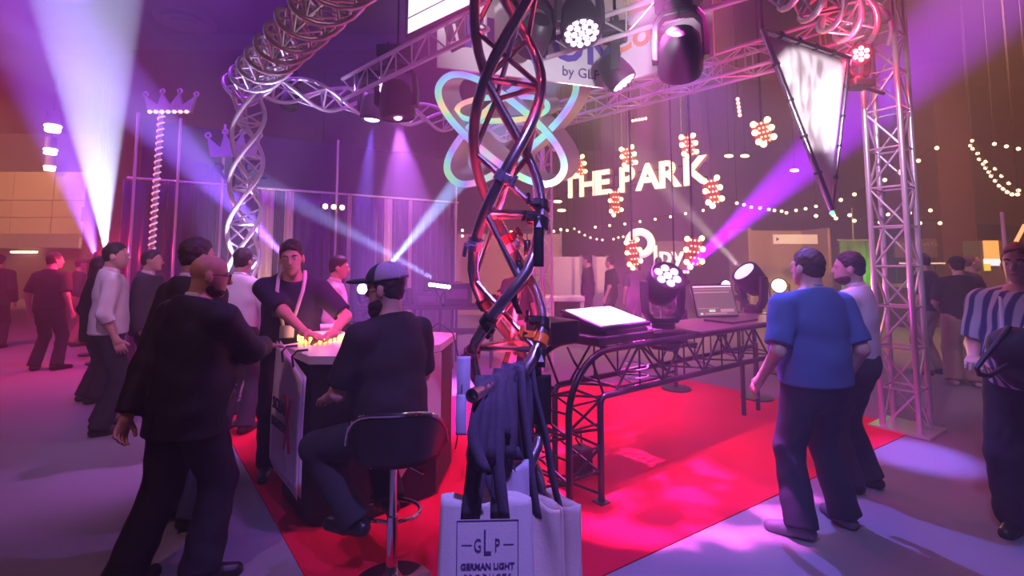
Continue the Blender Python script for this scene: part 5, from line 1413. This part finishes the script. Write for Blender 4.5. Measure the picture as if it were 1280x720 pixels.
# ------------------------------------------------------------------ white reception counter and back panels
w0 = gnd(672, 431); WY_ = w0.y
gc = thing('reception_counter', (w0.x, WY_, 0), 'white open counter with boxed logo behind the foreground column', 'counter')
x0_, x1_ = at(669, 400, WY_).x, at(731, 400, WY_).x
MB().box(((x0_ + x1_) / 2, WY_ + 0.25, 0.90), (x1_ - x0_, 0.6, 0.1)).build('top', WHITE, gc, smooth=False, bevel=0.02)
MB().box((x0_ + 0.20, WY_ + 0.0, 0.44), (0.36, 0.05, 0.84)).build('front_panel', WHITE, gc, smooth=False)
MB().box((x1_ - 0.05, WY_ + 0.0, 0.42), (0.07, 0.05, 0.84)).build('leg', WHITE, gc, smooth=False)
MB().box(((x0_ + x1_) / 2, WY_ + 0.5, 0.43), (x1_ - x0_ - 0.05, 0.04, 0.84)).build('back_panel', mat('grey_board', (0.16, 0.14, 0.15)), gc, smooth=False)
gm = frame((1, 0, 0))
for s in (-1, 1):
    MB().box((x0_ + 0.2 + s * 0.15, WY_ - 0.03, 0.5), (0.012, 0.006, 0.42)).build('logo_line', INKP, gc, smooth=False)
    MB().box((x0_ + 0.2, WY_ - 0.03, 0.5 + s * 0.21), (0.3, 0.006, 0.012)).build('logo_line', INKP, gc, smooth=False)
text('lettering', 'GLP', INKP, gc, (x0_ + 0.2, WY_ - 0.028, 0.45), 0.17, gm, squash=0.8)
for px0, px1, nm in ((690, 727, 'white partition panel behind the reception counter'), (741, 760, 'narrow white partition panel between the dim visitors')):
    a, b = at(px0, 325, 12.2), at(px1, 325, 12.2)
    pt = thing('partition_panel', (a.x, 12.2, 0), nm, 'panel', 'white partition panels')
    MB().box(((a.x + b.x) / 2, 12.2, 0.92), (b.x - a.x, 0.05, 1.7)).build('board', mat('pale_partition', (0.72, 0.68, 0.66), 0.6), pt, smooth=False)
    for s in (a.x + 0.02, b.x - 0.02): MB().box((s, 12.2, 0.9), (0.05, 0.09, 1.8)).build('post', ALU, pt, smooth=False)
# glowing round sign and lettering behind the low panels
c = at(800, 304, 11.0)
rs = thing('round_sign', c, 'glowing white ring sign behind the low amber panel', 'sign')
MB().tube([c + Vector((0.26 * math.cos(a), 0, 0.26 * math.sin(a))) for a in np.linspace(0, 2 * PI, 28)[:-1]], 0.09, 8, closed=True).build('ring', mat('white_glow', (1, 0.9, 0.85), emit=(1, 0.85, 0.75), power=0.7), rs)
pipe('post', (c.x, c.y + 0.1, 0.0), c + Vector((0, 0.1, -0.2)), 0.03, BLACKMETAL, rs)
c = at(838, 322, 11.0)
ls = thing('word_sign', (c.x, c.y, 0), 'pale standing letters right of the glowing ring sign', 'sign')
text('lettering', 'lpy', mat('white_glow', (1, .9, .85)), ls, c + Vector((-0.05, 0, -0.15)), 0.62, gm, extrude=0.03, offset=0.006)
MB().box(c + Vector((0, 0.06, 0.0)), (0.75, 0.04, 0.75)).build('backing', mat('grey_board', (0.16, 0.14, 0.15)), ls, smooth=False)
for s in (-0.3, 0.3): pipe('leg', (c.x + s, c.y + 0.1, 0), (c.x + s, c.y + 0.1, c.z), 0.025, BLACKMETAL, ls)
# gear table at the back left
gt = at(545, 400, 7.9)
tb = thing('gear_table', (gt.x, gt.y, 0), 'low black rack table full of gear behind the crossing beams', 'table')
MB().box((gt.x, gt.y, 0.93), (1.9, 0.6, 0.05)).build('top', BLACKPLASTIC, tb, smooth=False)
MB().box((gt.x, gt.y + 0.1, 0.52), (1.9, 0.4, 0.04)).build('shelf', BLACKPLASTIC, tb, smooth=False)
for sx in (-0.9, -0.3, 0.3, 0.9):
    for sy in (-0.26, 0.26): pipe('leg', (gt.x + sx, gt.y + sy, 0), (gt.x + sx, gt.y + sy, 0.93), 0.022, BLACKMETAL, tb)
for k, (dx, w, h, m, nm) in enumerate(((-0.62, 0.4, 0.26, BLACKPLASTIC, 'left dark equipment case on the gear table'), (-0.12, 0.34, 0.2, mat('grey_case', (0.1, 0.09, 0.12), 0.4), 'middle grey equipment case on the gear table'), (0.36, 0.42, 0.34, BLACKPLASTIC, 'right tall dark equipment case on the gear table'), (0.78, 0.2, 0.16, mat('pale_case', (0.5, 0.45, 0.55), 0.5), 'small pale box at the right end of the gear table'))):
    e = thing('equipment_case', (gt.x + dx, gt.y, 0.955), nm, 'case', 'cases on the gear table')
    MB().box((gt.x + dx, gt.y - 0.02, 0.958 + h / 2), (w, 0.36, h)).build('shell', m, e, smooth=False, bevel=0.015)
    MB().box((gt.x + dx, gt.y - 0.205, 0.958 + h * 0.55), (w * 0.8, 0.012, h * 0.45)).build('front_panel', mat('panel_metal', (0.2, 0.18, 0.24), 0.3, 0.6), e, smooth=False)
    MB().tube([(gt.x + dx - 0.06, gt.y - 0.02, 0.955 + h), (gt.x + dx - 0.05, gt.y - 0.02, 0.985 + h), (gt.x + dx + 0.05, gt.y - 0.02, 0.985 + h), (gt.x + dx + 0.06, gt.y - 0.02, 0.955 + h)], 0.008, 6).build('handle', BLACKMETAL, e)

# ------------------------------------------------------------------ far booths on the right
a, b = at(940, 372, 13.0), at(1040, 372, 13.0)
bo = thing('booth_box', (a.x, 13.0, 0), 'beige booth walls with a white sign behind the blue polo man', 'booth')
bz = 2.55
MB().box(((a.x + b.x) / 2, 14.2, bz / 2), (b.x - a.x, 0.08, bz)).build('back_wall', mat('beige_booth', (0.5, 0.4, 0.32), 0.7), bo, smooth=False)
MB().box((a.x, 13.6, bz / 2), (0.08, 1.2, bz)).build('side_wall', mat('beige_booth', (0.5, 0.4, 0.32)), bo, smooth=False)
MB().box((b.x, 13.6, bz / 2), (0.08, 1.2, bz)).build('side_wall', mat('beige_booth', (0.5, 0.4, 0.32)), bo, smooth=False)
s = at(994, 299, 12.9)
MB().box(s, (1.18, 0.04, 0.25)).build('sign_board', mat('white_sign', (0.85, 0.8, 0.78), emit=(1, 0.8, 0.7), power=0.25), bo, smooth=False)
MB().prism([s + Vector((x, -0.025, z)) for x, z in ((-0.52, 0.05), (-0.52, -0.05), (-0.44, 0.0))], (0, -0.006, 0)).build('sign_arrow', INK, bo, smooth=False)
gd = thing('green_drape', at(1072, 372, 12.0), 'green-lit drape left of the square tower', 'drape')
gp = at(1072, 372, 12.0)
MB().grid(lambda u, v: (gp.x + (u - 0.5) * 0.75, 12.0 + 0.05 * math.sin(u * 30), 0.02 + 2.15 * v), 40, 4).build('cloth', mat('green_cloth', (0.12, 0.4, 0.05), 0.6), gd, solid=0.006)
pipe('top_rail', (gp.x - 0.42, 12.0, 2.18), (gp.x + 0.42, 12.0, 2.18), 0.02, ALU, gd)
pipe('pole', (gp.x + 0.02, 12.06, 0.0), (gp.x + 0.02, 12.06, 3.0), 0.02, ALU, gd)
point('green_uplight', (gp.x - 0.1, 11.5, 1.4), (0.2, 1.0, 0.08), 14, 0.06)
fc = thing('food_counter', at(1160, 372, 12.5), 'dim food counter with a sign behind the dark-shirted visitors', 'counter')
f0 = at(1160, 372, 12.5)
MB().box((f0.x, 12.5, 0.5), (1.9, 0.6, 1.0)).build('base', mat('dark_column', (0.1, .06, .06)), fc, smooth=False)
MB().box((f0.x, 12.45, 1.03), (2.0, 0.75, 0.06)).build('worktop', mat('beige_booth', (0.5, 0.4, 0.32)), fc, smooth=False)
MB().box((f0.x, 12.8, 2.0), (1.12, 0.06, 0.5)).build('sign_board', mat('grey_brown_sign', (0.2, 0.14, 0.12), 0.6), fc, smooth=False)
text('lettering', 'Real Comfort Co', mat('sign_ink_pale', (0.6, 0.5, 0.45), 0.6), fc, (f0.x + 0.05, 12.76, 2.06), 0.15, gm)
for s in (-0.5, 0.5): pipe('sign_post', (f0.x + s, 12.82, 1.0), (f0.x + s, 12.82, 2.25), 0.025, BLACKMETAL, fc)
for k, dx in enumerate((-0.5, 0.15)):
    MB().box((f0.x + dx, 12.4, 1.6), (0.5, 0.05, 0.04)).build('lit_shelf', mat('warm_shelf', (1, 0.8, 0.5), emit=(1, 0.65, 0.35), power=0.8), fc, smooth=False)
ki = at(1236, 372, 10.5)
kk = thing('kiosk', (ki.x, 10.5, 0), 'yellow and white lit kiosk left of the striped-shirt man', 'kiosk')
MB().box((ki.x, 10.5, 1.05), (0.62, 0.4, 2.1)).build('cabinet', mat('grey_brown_sign', (0.2, 0.14, 0.12)), kk, smooth=False, bevel=0.02)
MB().box(at(1239, 313, 10.28), (0.32, 0.02, 0.42)).build('upper_screen', mat('yellow_screen', (1, 0.7, 0.2), emit=(1.0, 0.5, 0.12), power=0.7), kk, smooth=False)
MB().box(at(1241, 328, 10.27), (0.38, 0.02, 0.14)).build('lower_screen', mat('pale_screen', (0.9, 0.9, 1), emit=(0.85, 0.9, 1), power=1.0), kk, smooth=False)
MB().box(at(1234, 334, 10.26), (0.13, 0.02, 0.15)).build('yellow_card', mat('yellow_card', (1, 0.85, 0.1), emit=(1, 0.8, 0.1), power=0.6), kk, smooth=False)
pp = at(1263, 372, 6.0)
pq = thing('standing_pole', (pp.x, 6.0, 0), 'thin pale pole rising behind the striped-shirt man', 'pole')
pipe('tube', (pp.x, 6.0, 0.02), (pp.x - 0.02, 6.0, at(1262, 265, 6).z), 0.022, mat('pale_pole', (0.6, 0.4, 0.38), 0.5), pq)
MB().lathe([(0, 0), (0.16, 0), (0.15, 0.02), (0, 0.025)], (pp.x, 6.0, 0), 20).build('foot', BLACKMETAL, pq)
g0, g1 = at(1270, 302, 6.4), at(1281, 281, 6.4)
gl = thing('glow_tube', g0, 'short glowing orange tube at the right edge', 'lamp')
pipe('tube', g0, g1, 0.022, mat('orange_glow', (1, 0.3, 0.1), emit=(1, 0.22, 0.08), power=2.5), gl)
pipe('holder', (g0.x, g0.y, 0.0), g0, 0.015, BLACKMETAL, gl)
# cream banner triangle tent far behind
tn = at(640, 320, 15.0)
tent = thing('cream_backdrop', (tn.x, 15.0, 0), 'cream lit backdrop wall far behind the column', 'backdrop')
MB().box((at(633, 320, 15).x, 15.0, 1.25), (3.4, 0.06, 2.5)).build('wall', mat('cream_backdrop', (0.62, 0.5, 0.38), 0.7), tent, smooth=False)
for s in (-1.7, 1.7): pipe('post', (at(633, 320, 15).x + s, 14.95, 0), (at(633, 320, 15).x + s, 14.95, 2.6), 0.03, ALU, tent)
# ------------------------------------------------------------------ people
NAVY = mat('navy_suit_wool', (0.010, 0.010, 0.026), 0.75, var=0.25, scale=120, bump=0.08)
CHAR = mat('charcoal_wool', (0.03, 0.028, 0.035), 0.8, var=0.25, scale=120)
BLACKC = mat('black_cotton', (0.018, 0.016, 0.02), 0.85, var=0.2, scale=100)
BROWNB = mat('dark_brown_cotton', (0.018, 0.014, 0.016), 0.85, var=0.2, scale=100)
NAVYC = mat('navy_cotton', (0.018, 0.02, 0.055), 0.85, var=0.2, scale=100)
WSHIRT = mat('white_shirt_cotton', (0.72, 0.70, 0.74), 0.8, var=0.05, scale=60)
PSHIRT = mat('pale_shirt_cotton', (0.66, 0.60, 0.66), 0.8, var=0.05, scale=60)
BLUEP = mat('blue_polo_cotton', (0.07, 0.13, 0.36), 0.85, var=0.12, scale=90)
DENIM = mat('denim', (0.05, 0.07, 0.16), 0.85, var=0.25, scale=90)
DTROU = mat('dark_trousers', (0.022, 0.022, 0.035), 0.85, var=0.2, scale=90)
KHAKI = mat('khaki_cotton', (0.36, 0.28, 0.2), 0.85, var=0.12, scale=90)
WTROU = mat('white_trousers', (0.68, 0.62, 0.66), 0.85, var=0.06, scale=60)
MSHOE = mat('black_leather', (0.02, 0.018, 0.018), 0.35, scale=60)
GSHOE = mat('grey_shoe', (0.16, 0.15, 0.2), 0.5, scale=60)
LSHOE = mat('light_shoe', (0.55, 0.5, 0.5), 0.6)
WCOL = mat('white_shirt_cotton', (0.72, 0.70, 0.74))
GLASSF = mat('dark_frame', (0.05, 0.02, 0.02), 0.3)
def V2(x, y): return Vector((x, y, 0))
def glasses(P, m=GLASSF):
    Hd, b = P['Hd'], P['body']
    f = MB()
    g = None
    for sx in (-1, 1):
        rim = MB().tube([Hd(sx * 0.033 + 0.024 * math.cos(a), 0.103, 0.006 + 0.018 * math.sin(a)) for a in np.linspace(0, 2 * PI, 16)[:-1]], 0.0022, 6, closed=True).build('glasses_rim' if g else 'glasses', m, g or b, local=True)
        if g is None: g = rim
        MB().tube([Hd(sx * 0.057, 0.101, 0.010), Hd(sx * 0.079, 0.05, 0.012), Hd(sx * 0.083, -0.015, 0.008), Hd(sx * 0.08, -0.03, -0.012)], 0.0024, 6).build('glasses_arm', m, g, local=True)
    MB().tube([Hd(-0.009, 0.106, 0.010), Hd(0, 0.109, 0.013), Hd(0.009, 0.106, 0.010)], 0.0022, 6).build('glasses_bridge', m, g, local=True)
def ribbon(name, pts, w, wd, m, parent, thick=0.002):
    wd = Vector(wd).normalized() * w
    def fn(u, v):
        s = v * (len(pts) - 1); i = min(int(s), len(pts) - 2)
        return Vector(pts[i]).lerp(Vector(pts[i + 1]), s - i) + wd * (u - 0.5)
    return MB().grid(fn, 1, 6 * len(pts)).build(name, m, parent, local=True, solid=thick)

# suited man in the left foreground, right hand on the counter
loc = V2(-1.77, 2.68); yaw = math.radians(-22); H = 1.72
handw = Vector((-1.565, 3.07, CT + 0.075))
wl_w = Vector((-1.97, 2.50, 0.84))
P = person('bald man with glasses in a dark navy suit reaching to the counter', loc, yaw, H, 0.0085, build=1.16, belly=0.03, lean=0.07, head=(math.radians(-34), math.radians(-8), 0),
           wr=local(handw, loc, yaw, H), pole_r=(0.8, -0.2, -1), wl=local(wl_w, loc, yaw, H), ar=(0.15, 0.02, 0.085), al=(-0.13, -0.20, 0.085), toe_r=-0.7, toe_l=0.1,
           hands={'r': dict(dir=Matrix.Rotation(-yaw, 3, 'Z') @ Vector((0.3, 0.9, -0.14)), palm=(0, 0, -1), thumb=(-1, 0.2, 0), curl=0.12), 'l': dict(palm=(1, 0.1, 0), thumb=(0, 1, 0), curl=0.5)},
           skin=('tanned', (0.52, 0.29, 0.22)), hairstyle='bald', beard=('dark_beard', (0.04, 0.02, 0.016)), top='jacket', topmat=NAVY, sleeve='long', bottommat=NAVY, hem=0.78, collar=WCOL, flare=0.018)
glasses(P)
U, b = P['U'], P['body']
ribbon('back_vent', [U(0.0, -0.168, 1.0), U(0.0, -0.176, 0.92), U(0.0, -0.182, 0.785)], 0.006, (1, 0, 0), mat('suit_shadow_seam', (0.004, 0.004, 0.01), 0.9), b, 0.004)
ribbon('back_seam', [U(0.0, -0.14, 1.40), U(0.0, -0.152, 1.25), U(0.0, -0.158, 1.1), U(0.0, -0.168, 1.0)], 0.004, (1, 0, 0), mat('suit_shadow_seam', (0.004, 0.004, 0.01)), b, 0.004)
# man behind him, hidden mostly
person('dark-haired man in a dark jacket and jeans behind the bald suited man', V2(-2.13, 3.22), math.radians(-18), 1.83, 0.012, head=(math.radians(-10), 0, 0), hair=('greying_hair', (0.06, 0.045, 0.045)), top='jacket', topmat=CHAR, bottommat=DENIM, hem=0.8, collar=WCOL, toe_r=-0.6, shoemat=MSHOE, skin=('rosy', (0.6, 0.36, 0.3)))
# lanyard man leaning on the counter
loc = V2(-1.80, 3.93); yaw = math.radians(196); H = 1.86
hr = Vector((-1.50, 3.58, CT + 0.06)); hl = Vector((-1.36, 3.66, CT + 0.05))
P = person('man in a navy shirt and white lanyard leaning over the counter', loc, yaw, H, 0.0085, build=1.10, lean=0.24, side=-0.05, head=(0.05, -0.05, 0.12), wr=local(hr, loc, yaw, H), wl=local(hl, loc, yaw, H), pole_r=(1, -0.3, -0.4), pole_l=(-1, -0.3, -0.5),
           hands={'r': dict(dir=(-0.75, 0.6, -0.1), palm=(0, 0, -1), thumb=(-0.5, 0.6, 0.3), curl=0.25), 'l': dict(dir=(0.8, 0.55, -0.1), palm=(0, 0.1, -1), thumb=(0.3, 0.8, 0), curl=0.3)},
           pelvis=(0, -0.06, 0.92), hair=('dark_brown_hair', (0.035, 0.02, 0.016)), hairstyle='tuft', top='shirt', topmat=NAVYC, sleeve='short', bottommat=DTROU, face=True, hem=0.93, collar=None, ar=(0.12, -0.04, 0.085), al=(-0.1, 0.02, 0.085), shoemat=MSHOE)
U, b = P['U'], P['body']
LAN = mat('white_lanyard', (0.75, 0.70, 0.8), 0.7)
for sx in (-1, 1):
    ribbon('lanyard', [U(sx * 0.078, -0.03, 1.555), U(sx * 0.092, 0.06, 1.525), U(sx * 0.088, 0.128, 1.44), U(sx * 0.062, 0.168, 1.32), U(sx * 0.028, 0.172, 1.18)], 0.026, (1, 0, 0), LAN, b)
ribbon('badge', [U(0, 0.176, 1.185), U(0, 0.180, 1.09)], 0.10, (1, 0, 0), mat('badge_card', (0.7, 0.66, 0.75), 0.4), b, 0.003)
# seated capped man on the stool
loc = V2(sb.x - 0.015, sb.y + 0.03); yaw = math.radians(50); H = 1.78
sea = 0.725
P = person('bearded man in a grey cap and dark shirt seated on the bar stool', loc, yaw, H, 0.0085, build=1.06, belly=0.05, lean=0.06, pelvis=(0, 0.0, sea + 0.075), head=(math.radians(28), -0.04, 0),
           ar=(0.10, 0.16, 0.36), al=(-0.12, 0.14, 0.34), knee=((0.25, 1, 0.6), (-0.35, 1, 0.6)), wr=(0.20, 0.34, 0.93), wl=(-0.17, 0.36, 0.92), pole_r=(0.6, -1, -0.3), pole_l=(-0.6, -1, -0.3), toe_r=-0.2, toe_l=0.3,
           hands={'r': dict(dir=(-0.3, 0.9, -0.2), palm=(0, 0, -1), thumb=(-1, 0.2, 0), curl=0.3), 'l': dict(dir=(0.3, 0.9, -0.3), palm=(0, 0, -1), thumb=(1, 0.2, 0), curl=0.3)},
           hair=('dark_hair', (0.03, 0.02, 0.018)), beard=('dark_beard', (0.04, 0.02, 0.016), 1), top='shirt', topmat=BROWNB, sleeve='short', bottommat=DTROU, hem=0.90, skin=('rosy', (0.6, 0.36, 0.3)))
glasses(P)
Hd, Rh, b = P['Hd'], P['Rh'], P['body']
rh = np.array(Rh)
f = Field(0.0075)
f.el(Hd(0, -0.012, 0.050), (0.098, 0.120, 0.098), rh, 0.0, cuts=[(Hd(0, 0, 0.045), Rh @ Vector((0, -0.12, -1)).normalized()), (Hd(0, 0.02, 0), Rh @ Vector((0, 1, 0)))])
cp_ = net_object('cap', [f.mesh()], mat('cap_grey_mesh', (0.42, 0.40, 0.55), 0.85, var=0.2, scale=160, bump=0.2), b)
f = Field(0.0075)
f.el(Hd(0, -0.012, 0.050), (0.099, 0.121, 0.099), rh, 0.0, cuts=[(Hd(0, 0, 0.045), Rh @ Vector((0, -0.12, -1)).normalized()), (Hd(0, 0.0205, 0), Rh @ Vector((0, -1, 0)))])
CAPG = mat('cap_dark_green', (0.02, 0.05, 0.05), 0.85, var=0.2, scale=120)
net_object('cap_front', [f.mesh()], CAPG, cp_)
f = Field(0.0075)
f.el(Hd(0, 0.125, 0.050), (0.085, 0.105, 0.016), rh, 0.0, cuts=[(Hd(0, 0.07, 0), Rh @ Vector((0, -1, 0)))])
net_object('cap_visor', [f.mesh()], CAPG, cp_)
for a in (-0.6, 0.6):
    MB().tube([Hd(0.099 * math.sin(a * 1.0) * math.cos(t), -0.012 - 0.122 * math.cos(a) * math.cos(t), 0.05 + 0.1 * math.sin(t)) for t in np.linspace(0.05, 1.5, 10)], 0.0035, 6).build('cap_seam', mat('cap_pale_seam', (0.6, 0.58, 0.7), 0.8), cp_, local=True)
# white-shirted men
person('man in a white shirt seen from behind beside the twisted corner truss', V2(-2.72, 4.85), math.radians(-8), 1.79, 0.013, top='shirt', topmat=WSHIRT, bottommat=DTROU, hair=('dark_hair', (0.03, 0.02, 0.018)), hairstyle='tuft', collar=WCOL, wr=(0.2, 0.32, 1.05), wl=(-0.2, 0.3, 1.05), skin=('rosy', (0.6, 0.36, 0.3)))
person('man in a white shirt in profile facing right behind the lanyard man', V2(-1.88, 5.15), math.radians(-75), 1.72, 0.013, top='shirt', topmat=WSHIRT, bottommat=DTROU, hairstyle='tuft', collar=WCOL, sleeve='long', head=(0.0, -0.05, 0))
person('man in an untucked white shirt with rolled sleeves at the left', V2(-4.02, 4.85), math.radians(-48), 1.85, 0.012, top='shirt', topmat=WSHIRT, bottommat=DTROU, sleeve='rolled', hem=0.92, collar=WCOL, head=(-0.35, 0, 0), skin=('rosy', (0.6, 0.36, 0.3)), toe_l=0.4, build=1.06)
person('dark-jacketed man in profile right of the untucked white shirt', V2(-4.25, 5.65), math.radians(-72), 1.80, 0.014, top='jacket', topmat=CHAR, bottommat=DTROU, collar=WCOL, hem=0.82)
person('woman with long reddish hair in black behind the white-shirted man', V2(-5.02, 5.85), math.radians(-30), 1.72, 0.014, top='shirt', topmat=BLACKC, bottommat=BLACKC, hair=('reddish_hair', (0.09, 0.025, 0.02)), hairstyle='long', hem=0.75, build=0.92)
person('man in black seen from behind standing alone at the left', V2(-7.15, 7.5), math.radians(5), 1.80, 0.015, top='tee', topmat=BLACKC, bottommat=BLACKC, sleeve='short', hem=0.92, head=(-0.5, 0, 0), ar=(0.16, 0, 0.085), al=(-0.16, 0, 0.085), toe_r=-0.5, toe_l=0.4, build=1.08, wr=(0.30, 0.02, 0.88), wl=(-0.30, 0.02, 0.88))
person('dim dark figure at the extreme left edge', V2(-9.9, 9.3), math.radians(20), 1.78, 0.02, top='jacket', topmat=BLACKC, bottommat=BLACKC, hem=0.8)
person('dim dark figure in the red haze right of the lone man in black', V2(-8.6, 9.6), math.radians(-40), 1.72, 0.02, top='shirt', topmat=CHAR, bottommat=KHAKI)
# blue polo man and his neighbour on the right
loc = V2(1.93, 3.12); yaw = math.radians(12); H = 1.75
P = person('heavy man in a blue polo shirt seen from behind on the right', loc, yaw, H, 0.0085, build=1.22, belly=0.10, head=(0.12, 0.03, 0), top='tee', topmat=BLUEP, sleeve='short', bottommat=mat('dark_navy_trousers', (0.018, 0.02, 0.045), 0.85, var=0.2, scale=90), hem=0.92, flare=0.012,
           wl=(-0.335, 0.10, 0.93), wr=(0.27, 0.04, 0.92), pole_r=(0.1, -1, -0.2), hands={'l': dict(palm=(1, -0.2, 0), thumb=(0.2, 1, 0), curl=0.4), 'r': dict(palm=(-1, 0, 0), thumb=(0, 1, 0), curl=0.4)}, ar=(0.20, 0.03, 0.085), al=(-0.19, -0.03, 0.085), toe_l=0.75, toe_r=-0.1, shoemat=GSHOE,
           hair=('brown_hair', (0.09, 0.04, 0.025)), hairstyle='short', skin=('rosy', (0.6, 0.36, 0.3)), collar=BLUEP)
loc = V2(2.56, 3.62); yaw = math.radians(38)
P = person('bearded man in a pale pink shirt half hidden by the blue polo man', loc, yaw, 1.74, 0.010, build=1.08, belly=0.05, head=(0.35, -0.02, 0), top='shirt', topmat=PSHIRT, sleeve='long', bottommat=DTROU, wl=(-0.12, 0.34, 1.05), wr=(0.05, 0.36, 1.02), hair=('dark_brown_hair', (0.035, 0.02, 0.016)), beard=('brown_beard', (0.07, 0.03, 0.02)), toe_l=0.5, ar=(0.14, 0.0, 0.085), al=(-0.08, 0.06, 0.085), hem=0.97, shoemat=MSHOE, skin=('rosy', (0.6, 0.36, 0.3)), collar=PSHIRT)
ribbon('badge', [P['pel'] + Vector((0.13, -0.135, 0.06)), P['pel'] + Vector((0.13, -0.14, -0.03))], 0.09, (1, 0.3, 0), mat('badge_card', (0.7, 0.66, 0.75)), P['body'], 0.003)
# striped man at the right edge
def stripes():
    m = bpy.data.materials.new('striped_shirt'); m.use_nodes = True; nt = m.node_tree; b = nt.nodes['Principled BSDF']
    tc = nt.nodes.new('ShaderNodeTexCoord'); mp = nt.nodes.new('ShaderNodeMapping'); wv = nt.nodes.new('ShaderNodeTexWave'); wv.inputs['Scale'].default_value = 5.2; wv.inputs['Distortion'].default_value = 0.4
    mp.inputs['Rotation'].default_value = (0, 0, 0.7)
    cr = nt.nodes.new('ShaderNodeValToRGB'); cr.color_ramp.elements[0].position = 0.35; cr.color_ramp.elements[1].position = 0.65
    cr.color_ramp.elements[0].color = (0.05, 0.07, 0.2, 1); cr.color_ramp.elements[1].color = (0.6, 0.58, 0.62, 1)
    nt.links.new(tc.outputs['Object'], mp.inputs[0]); nt.links.new(mp.outputs[0], wv.inputs[0]); nt.links.new(wv.outputs[0], cr.inputs[0]); nt.links.new(cr.outputs[0], b.inputs['Base Color']); b.inputs['Roughness'].default_value = 0.85
    return m
loc = V2(3.19, 3.02); yaw = math.radians(118); H = 1.78
P = person('man in a blue and white striped shirt at the right edge carrying a black bag', loc, yaw, H, 0.0095, build=1.1, belly=0.06, head=(0.0, -0.02, 0), top='shirt', topmat=stripes(), sleeve='short', bottommat=BLACKC, hem=0.90, face=True, hair=('sandy_hair', (0.16, 0.10, 0.06)), hairstyle='short',
           wl=(-0.10, 0.34, 1.10), wr=(0.16, 0.30, 1.08), pole_l=(-1, -0.5, -0.6), hands={'l': dict(dir=(0.3, 0.85, 0.1), palm=(0.2, 0, -1), thumb=(1, 0.3, 0.2), curl=0.7), 'r': dict(palm=(0, 0, -1), thumb=(-1, 0.2, 0), curl=0.7)}, skin=('pale', (0.62, 0.38, 0.3)), flare=0.02)
U, b = P['U'], P['body']
for sx in (-1, 1): ribbon('lanyard', [U(sx * 0.075, -0.03, 1.52), U(sx * 0.08, 0.09, 1.45), U(sx * 0.05, 0.20, 1.28), U(sx * 0.02, 0.24, 1.20)], 0.018, (1, 0, 0), mat('white_lanyard', (0.75, .7, .8)), b)
ribbon('badge', [U(0, 0.245, 1.20), U(0, 0.25, 1.08)], 0.10, (1, 0, 0), mat('badge_card', (0.7, 0.66, 0.75)), b, 0.003)
# his black bag with a stiff loop handle
bc = at(1278, 440, 2.75)
bag = thing('shoulder_bag', (bc.x, bc.y, bc.z - 0.25), 'black bag with a stiff loop handle held by the striped man', 'bag')
f = Field(0.012)
f.rc(bc + Vector((-0.04, 0, 0.02)), bc + Vector((0.20, 0.05, -0.02)), 0.12, 0.13, 0.02); f.rc(bc + Vector((0.0, 0.0, -0.10)), bc + Vector((0.2, 0.05, -0.14)), 0.11, 0.12, 0.03)
o = net_object('bag_body', [f.mesh(wrinkle=0.004, freq=25)], mat('black_bag_cloth', (0.015, 0.013, 0.017), 0.7), bag)
o.data.transform(Matrix.Translation(-org(bag)))
hp = [at(1262, 408, 2.72), at(1245, 430, 2.70), at(1228, 450, 2.68), at(1221, 460, 2.68), at(1224, 468, 2.68), at(1236, 470, 2.69), at(1250, 462, 2.70), at(1266, 452, 2.72)]
MB().tube(hp, 0.013, 8).build('loop_handle', BLACKPLASTIC, bag)
# visitors behind the tower on the right
person('visitor with a backpack strap in a dark shirt behind the square tower', V2(6.2, 7.25), math.radians(20), 1.78, 0.016, top='tee', topmat=BLACKC, sleeve='short', bottommat=KHAKI, hem=0.93)
P = person('visitor in a black shirt, khaki trousers and black cap on the right', V2(6.1, 6.6), math.radians(-30), 1.72, 0.015, build=1.08, top='tee', topmat=BLACKC, sleeve='short', bottommat=KHAKI, hem=0.92, flare=0.03, shoemat=LSHOE, wr=(0.2, 0.3, 1.05), wl=(-0.2, 0.3, 1.05), skin=('rosy', (0.6, 0.36, 0.3)))
f = Field(0.012); Hd, Rh = P['Hd'], P['Rh']
f.el(Hd(0, -0.012, 0.050), (0.096, 0.118, 0.095), np.array(Rh), 0.0, cuts=[(Hd(0, 0, 0.045), Rh @ Vector((0, 0, -1)))]); f.el(Hd(0, 0.13, 0.05), (0.08, 0.09, 0.016), np.array(Rh), 0.0)
net_object('cap', [f.mesh()], BLACKC, P['body'])
person('visitor with a warmly lit face standing far right behind the cap wearer', V2(7.0, 7.35), math.radians(-120), 1.76, 0.016, top='shirt', topmat=CHAR, bottommat=KHAKI, sleeve='short', hem=0.92, hair=('sandy_hair', (0.16, 0.1, 0.06)), hairstyle='receding')
# dim visitors behind the reception counter
for px, hh, yw, nm, tm, sl in ((735, 1.80, 70, 'dim visitor in profile facing left behind the reception counter', CHAR, 'long'), (764, 1.75, 60, 'dim visitor in a short-sleeved shirt second from the reception counter', BROWNB, 'short'), (794, 1.70, 10, 'dim visitor in the pink haze third from the reception counter', CHAR, 'short'), (824, 1.74, -30, 'dim visitor in the pink haze nearest the standing moving light', BROWNB, 'short')):
    q = at(px, 372, 10.6)
    person(nm, V2(q.x, 10.6), math.radians(yw), hh, 0.018, top='shirt', topmat=tm, sleeve=sl, bottommat=DTROU, hem=0.92)
q = at(648, 372, 6.6)
person('visitor in white trousers and a dark top seen through the foreground column', V2(q.x, 6.6), math.radians(-20), 1.70, 0.014, top='tee', topmat=CHAR, sleeve='short', bottommat=WTROU, hem=0.92)
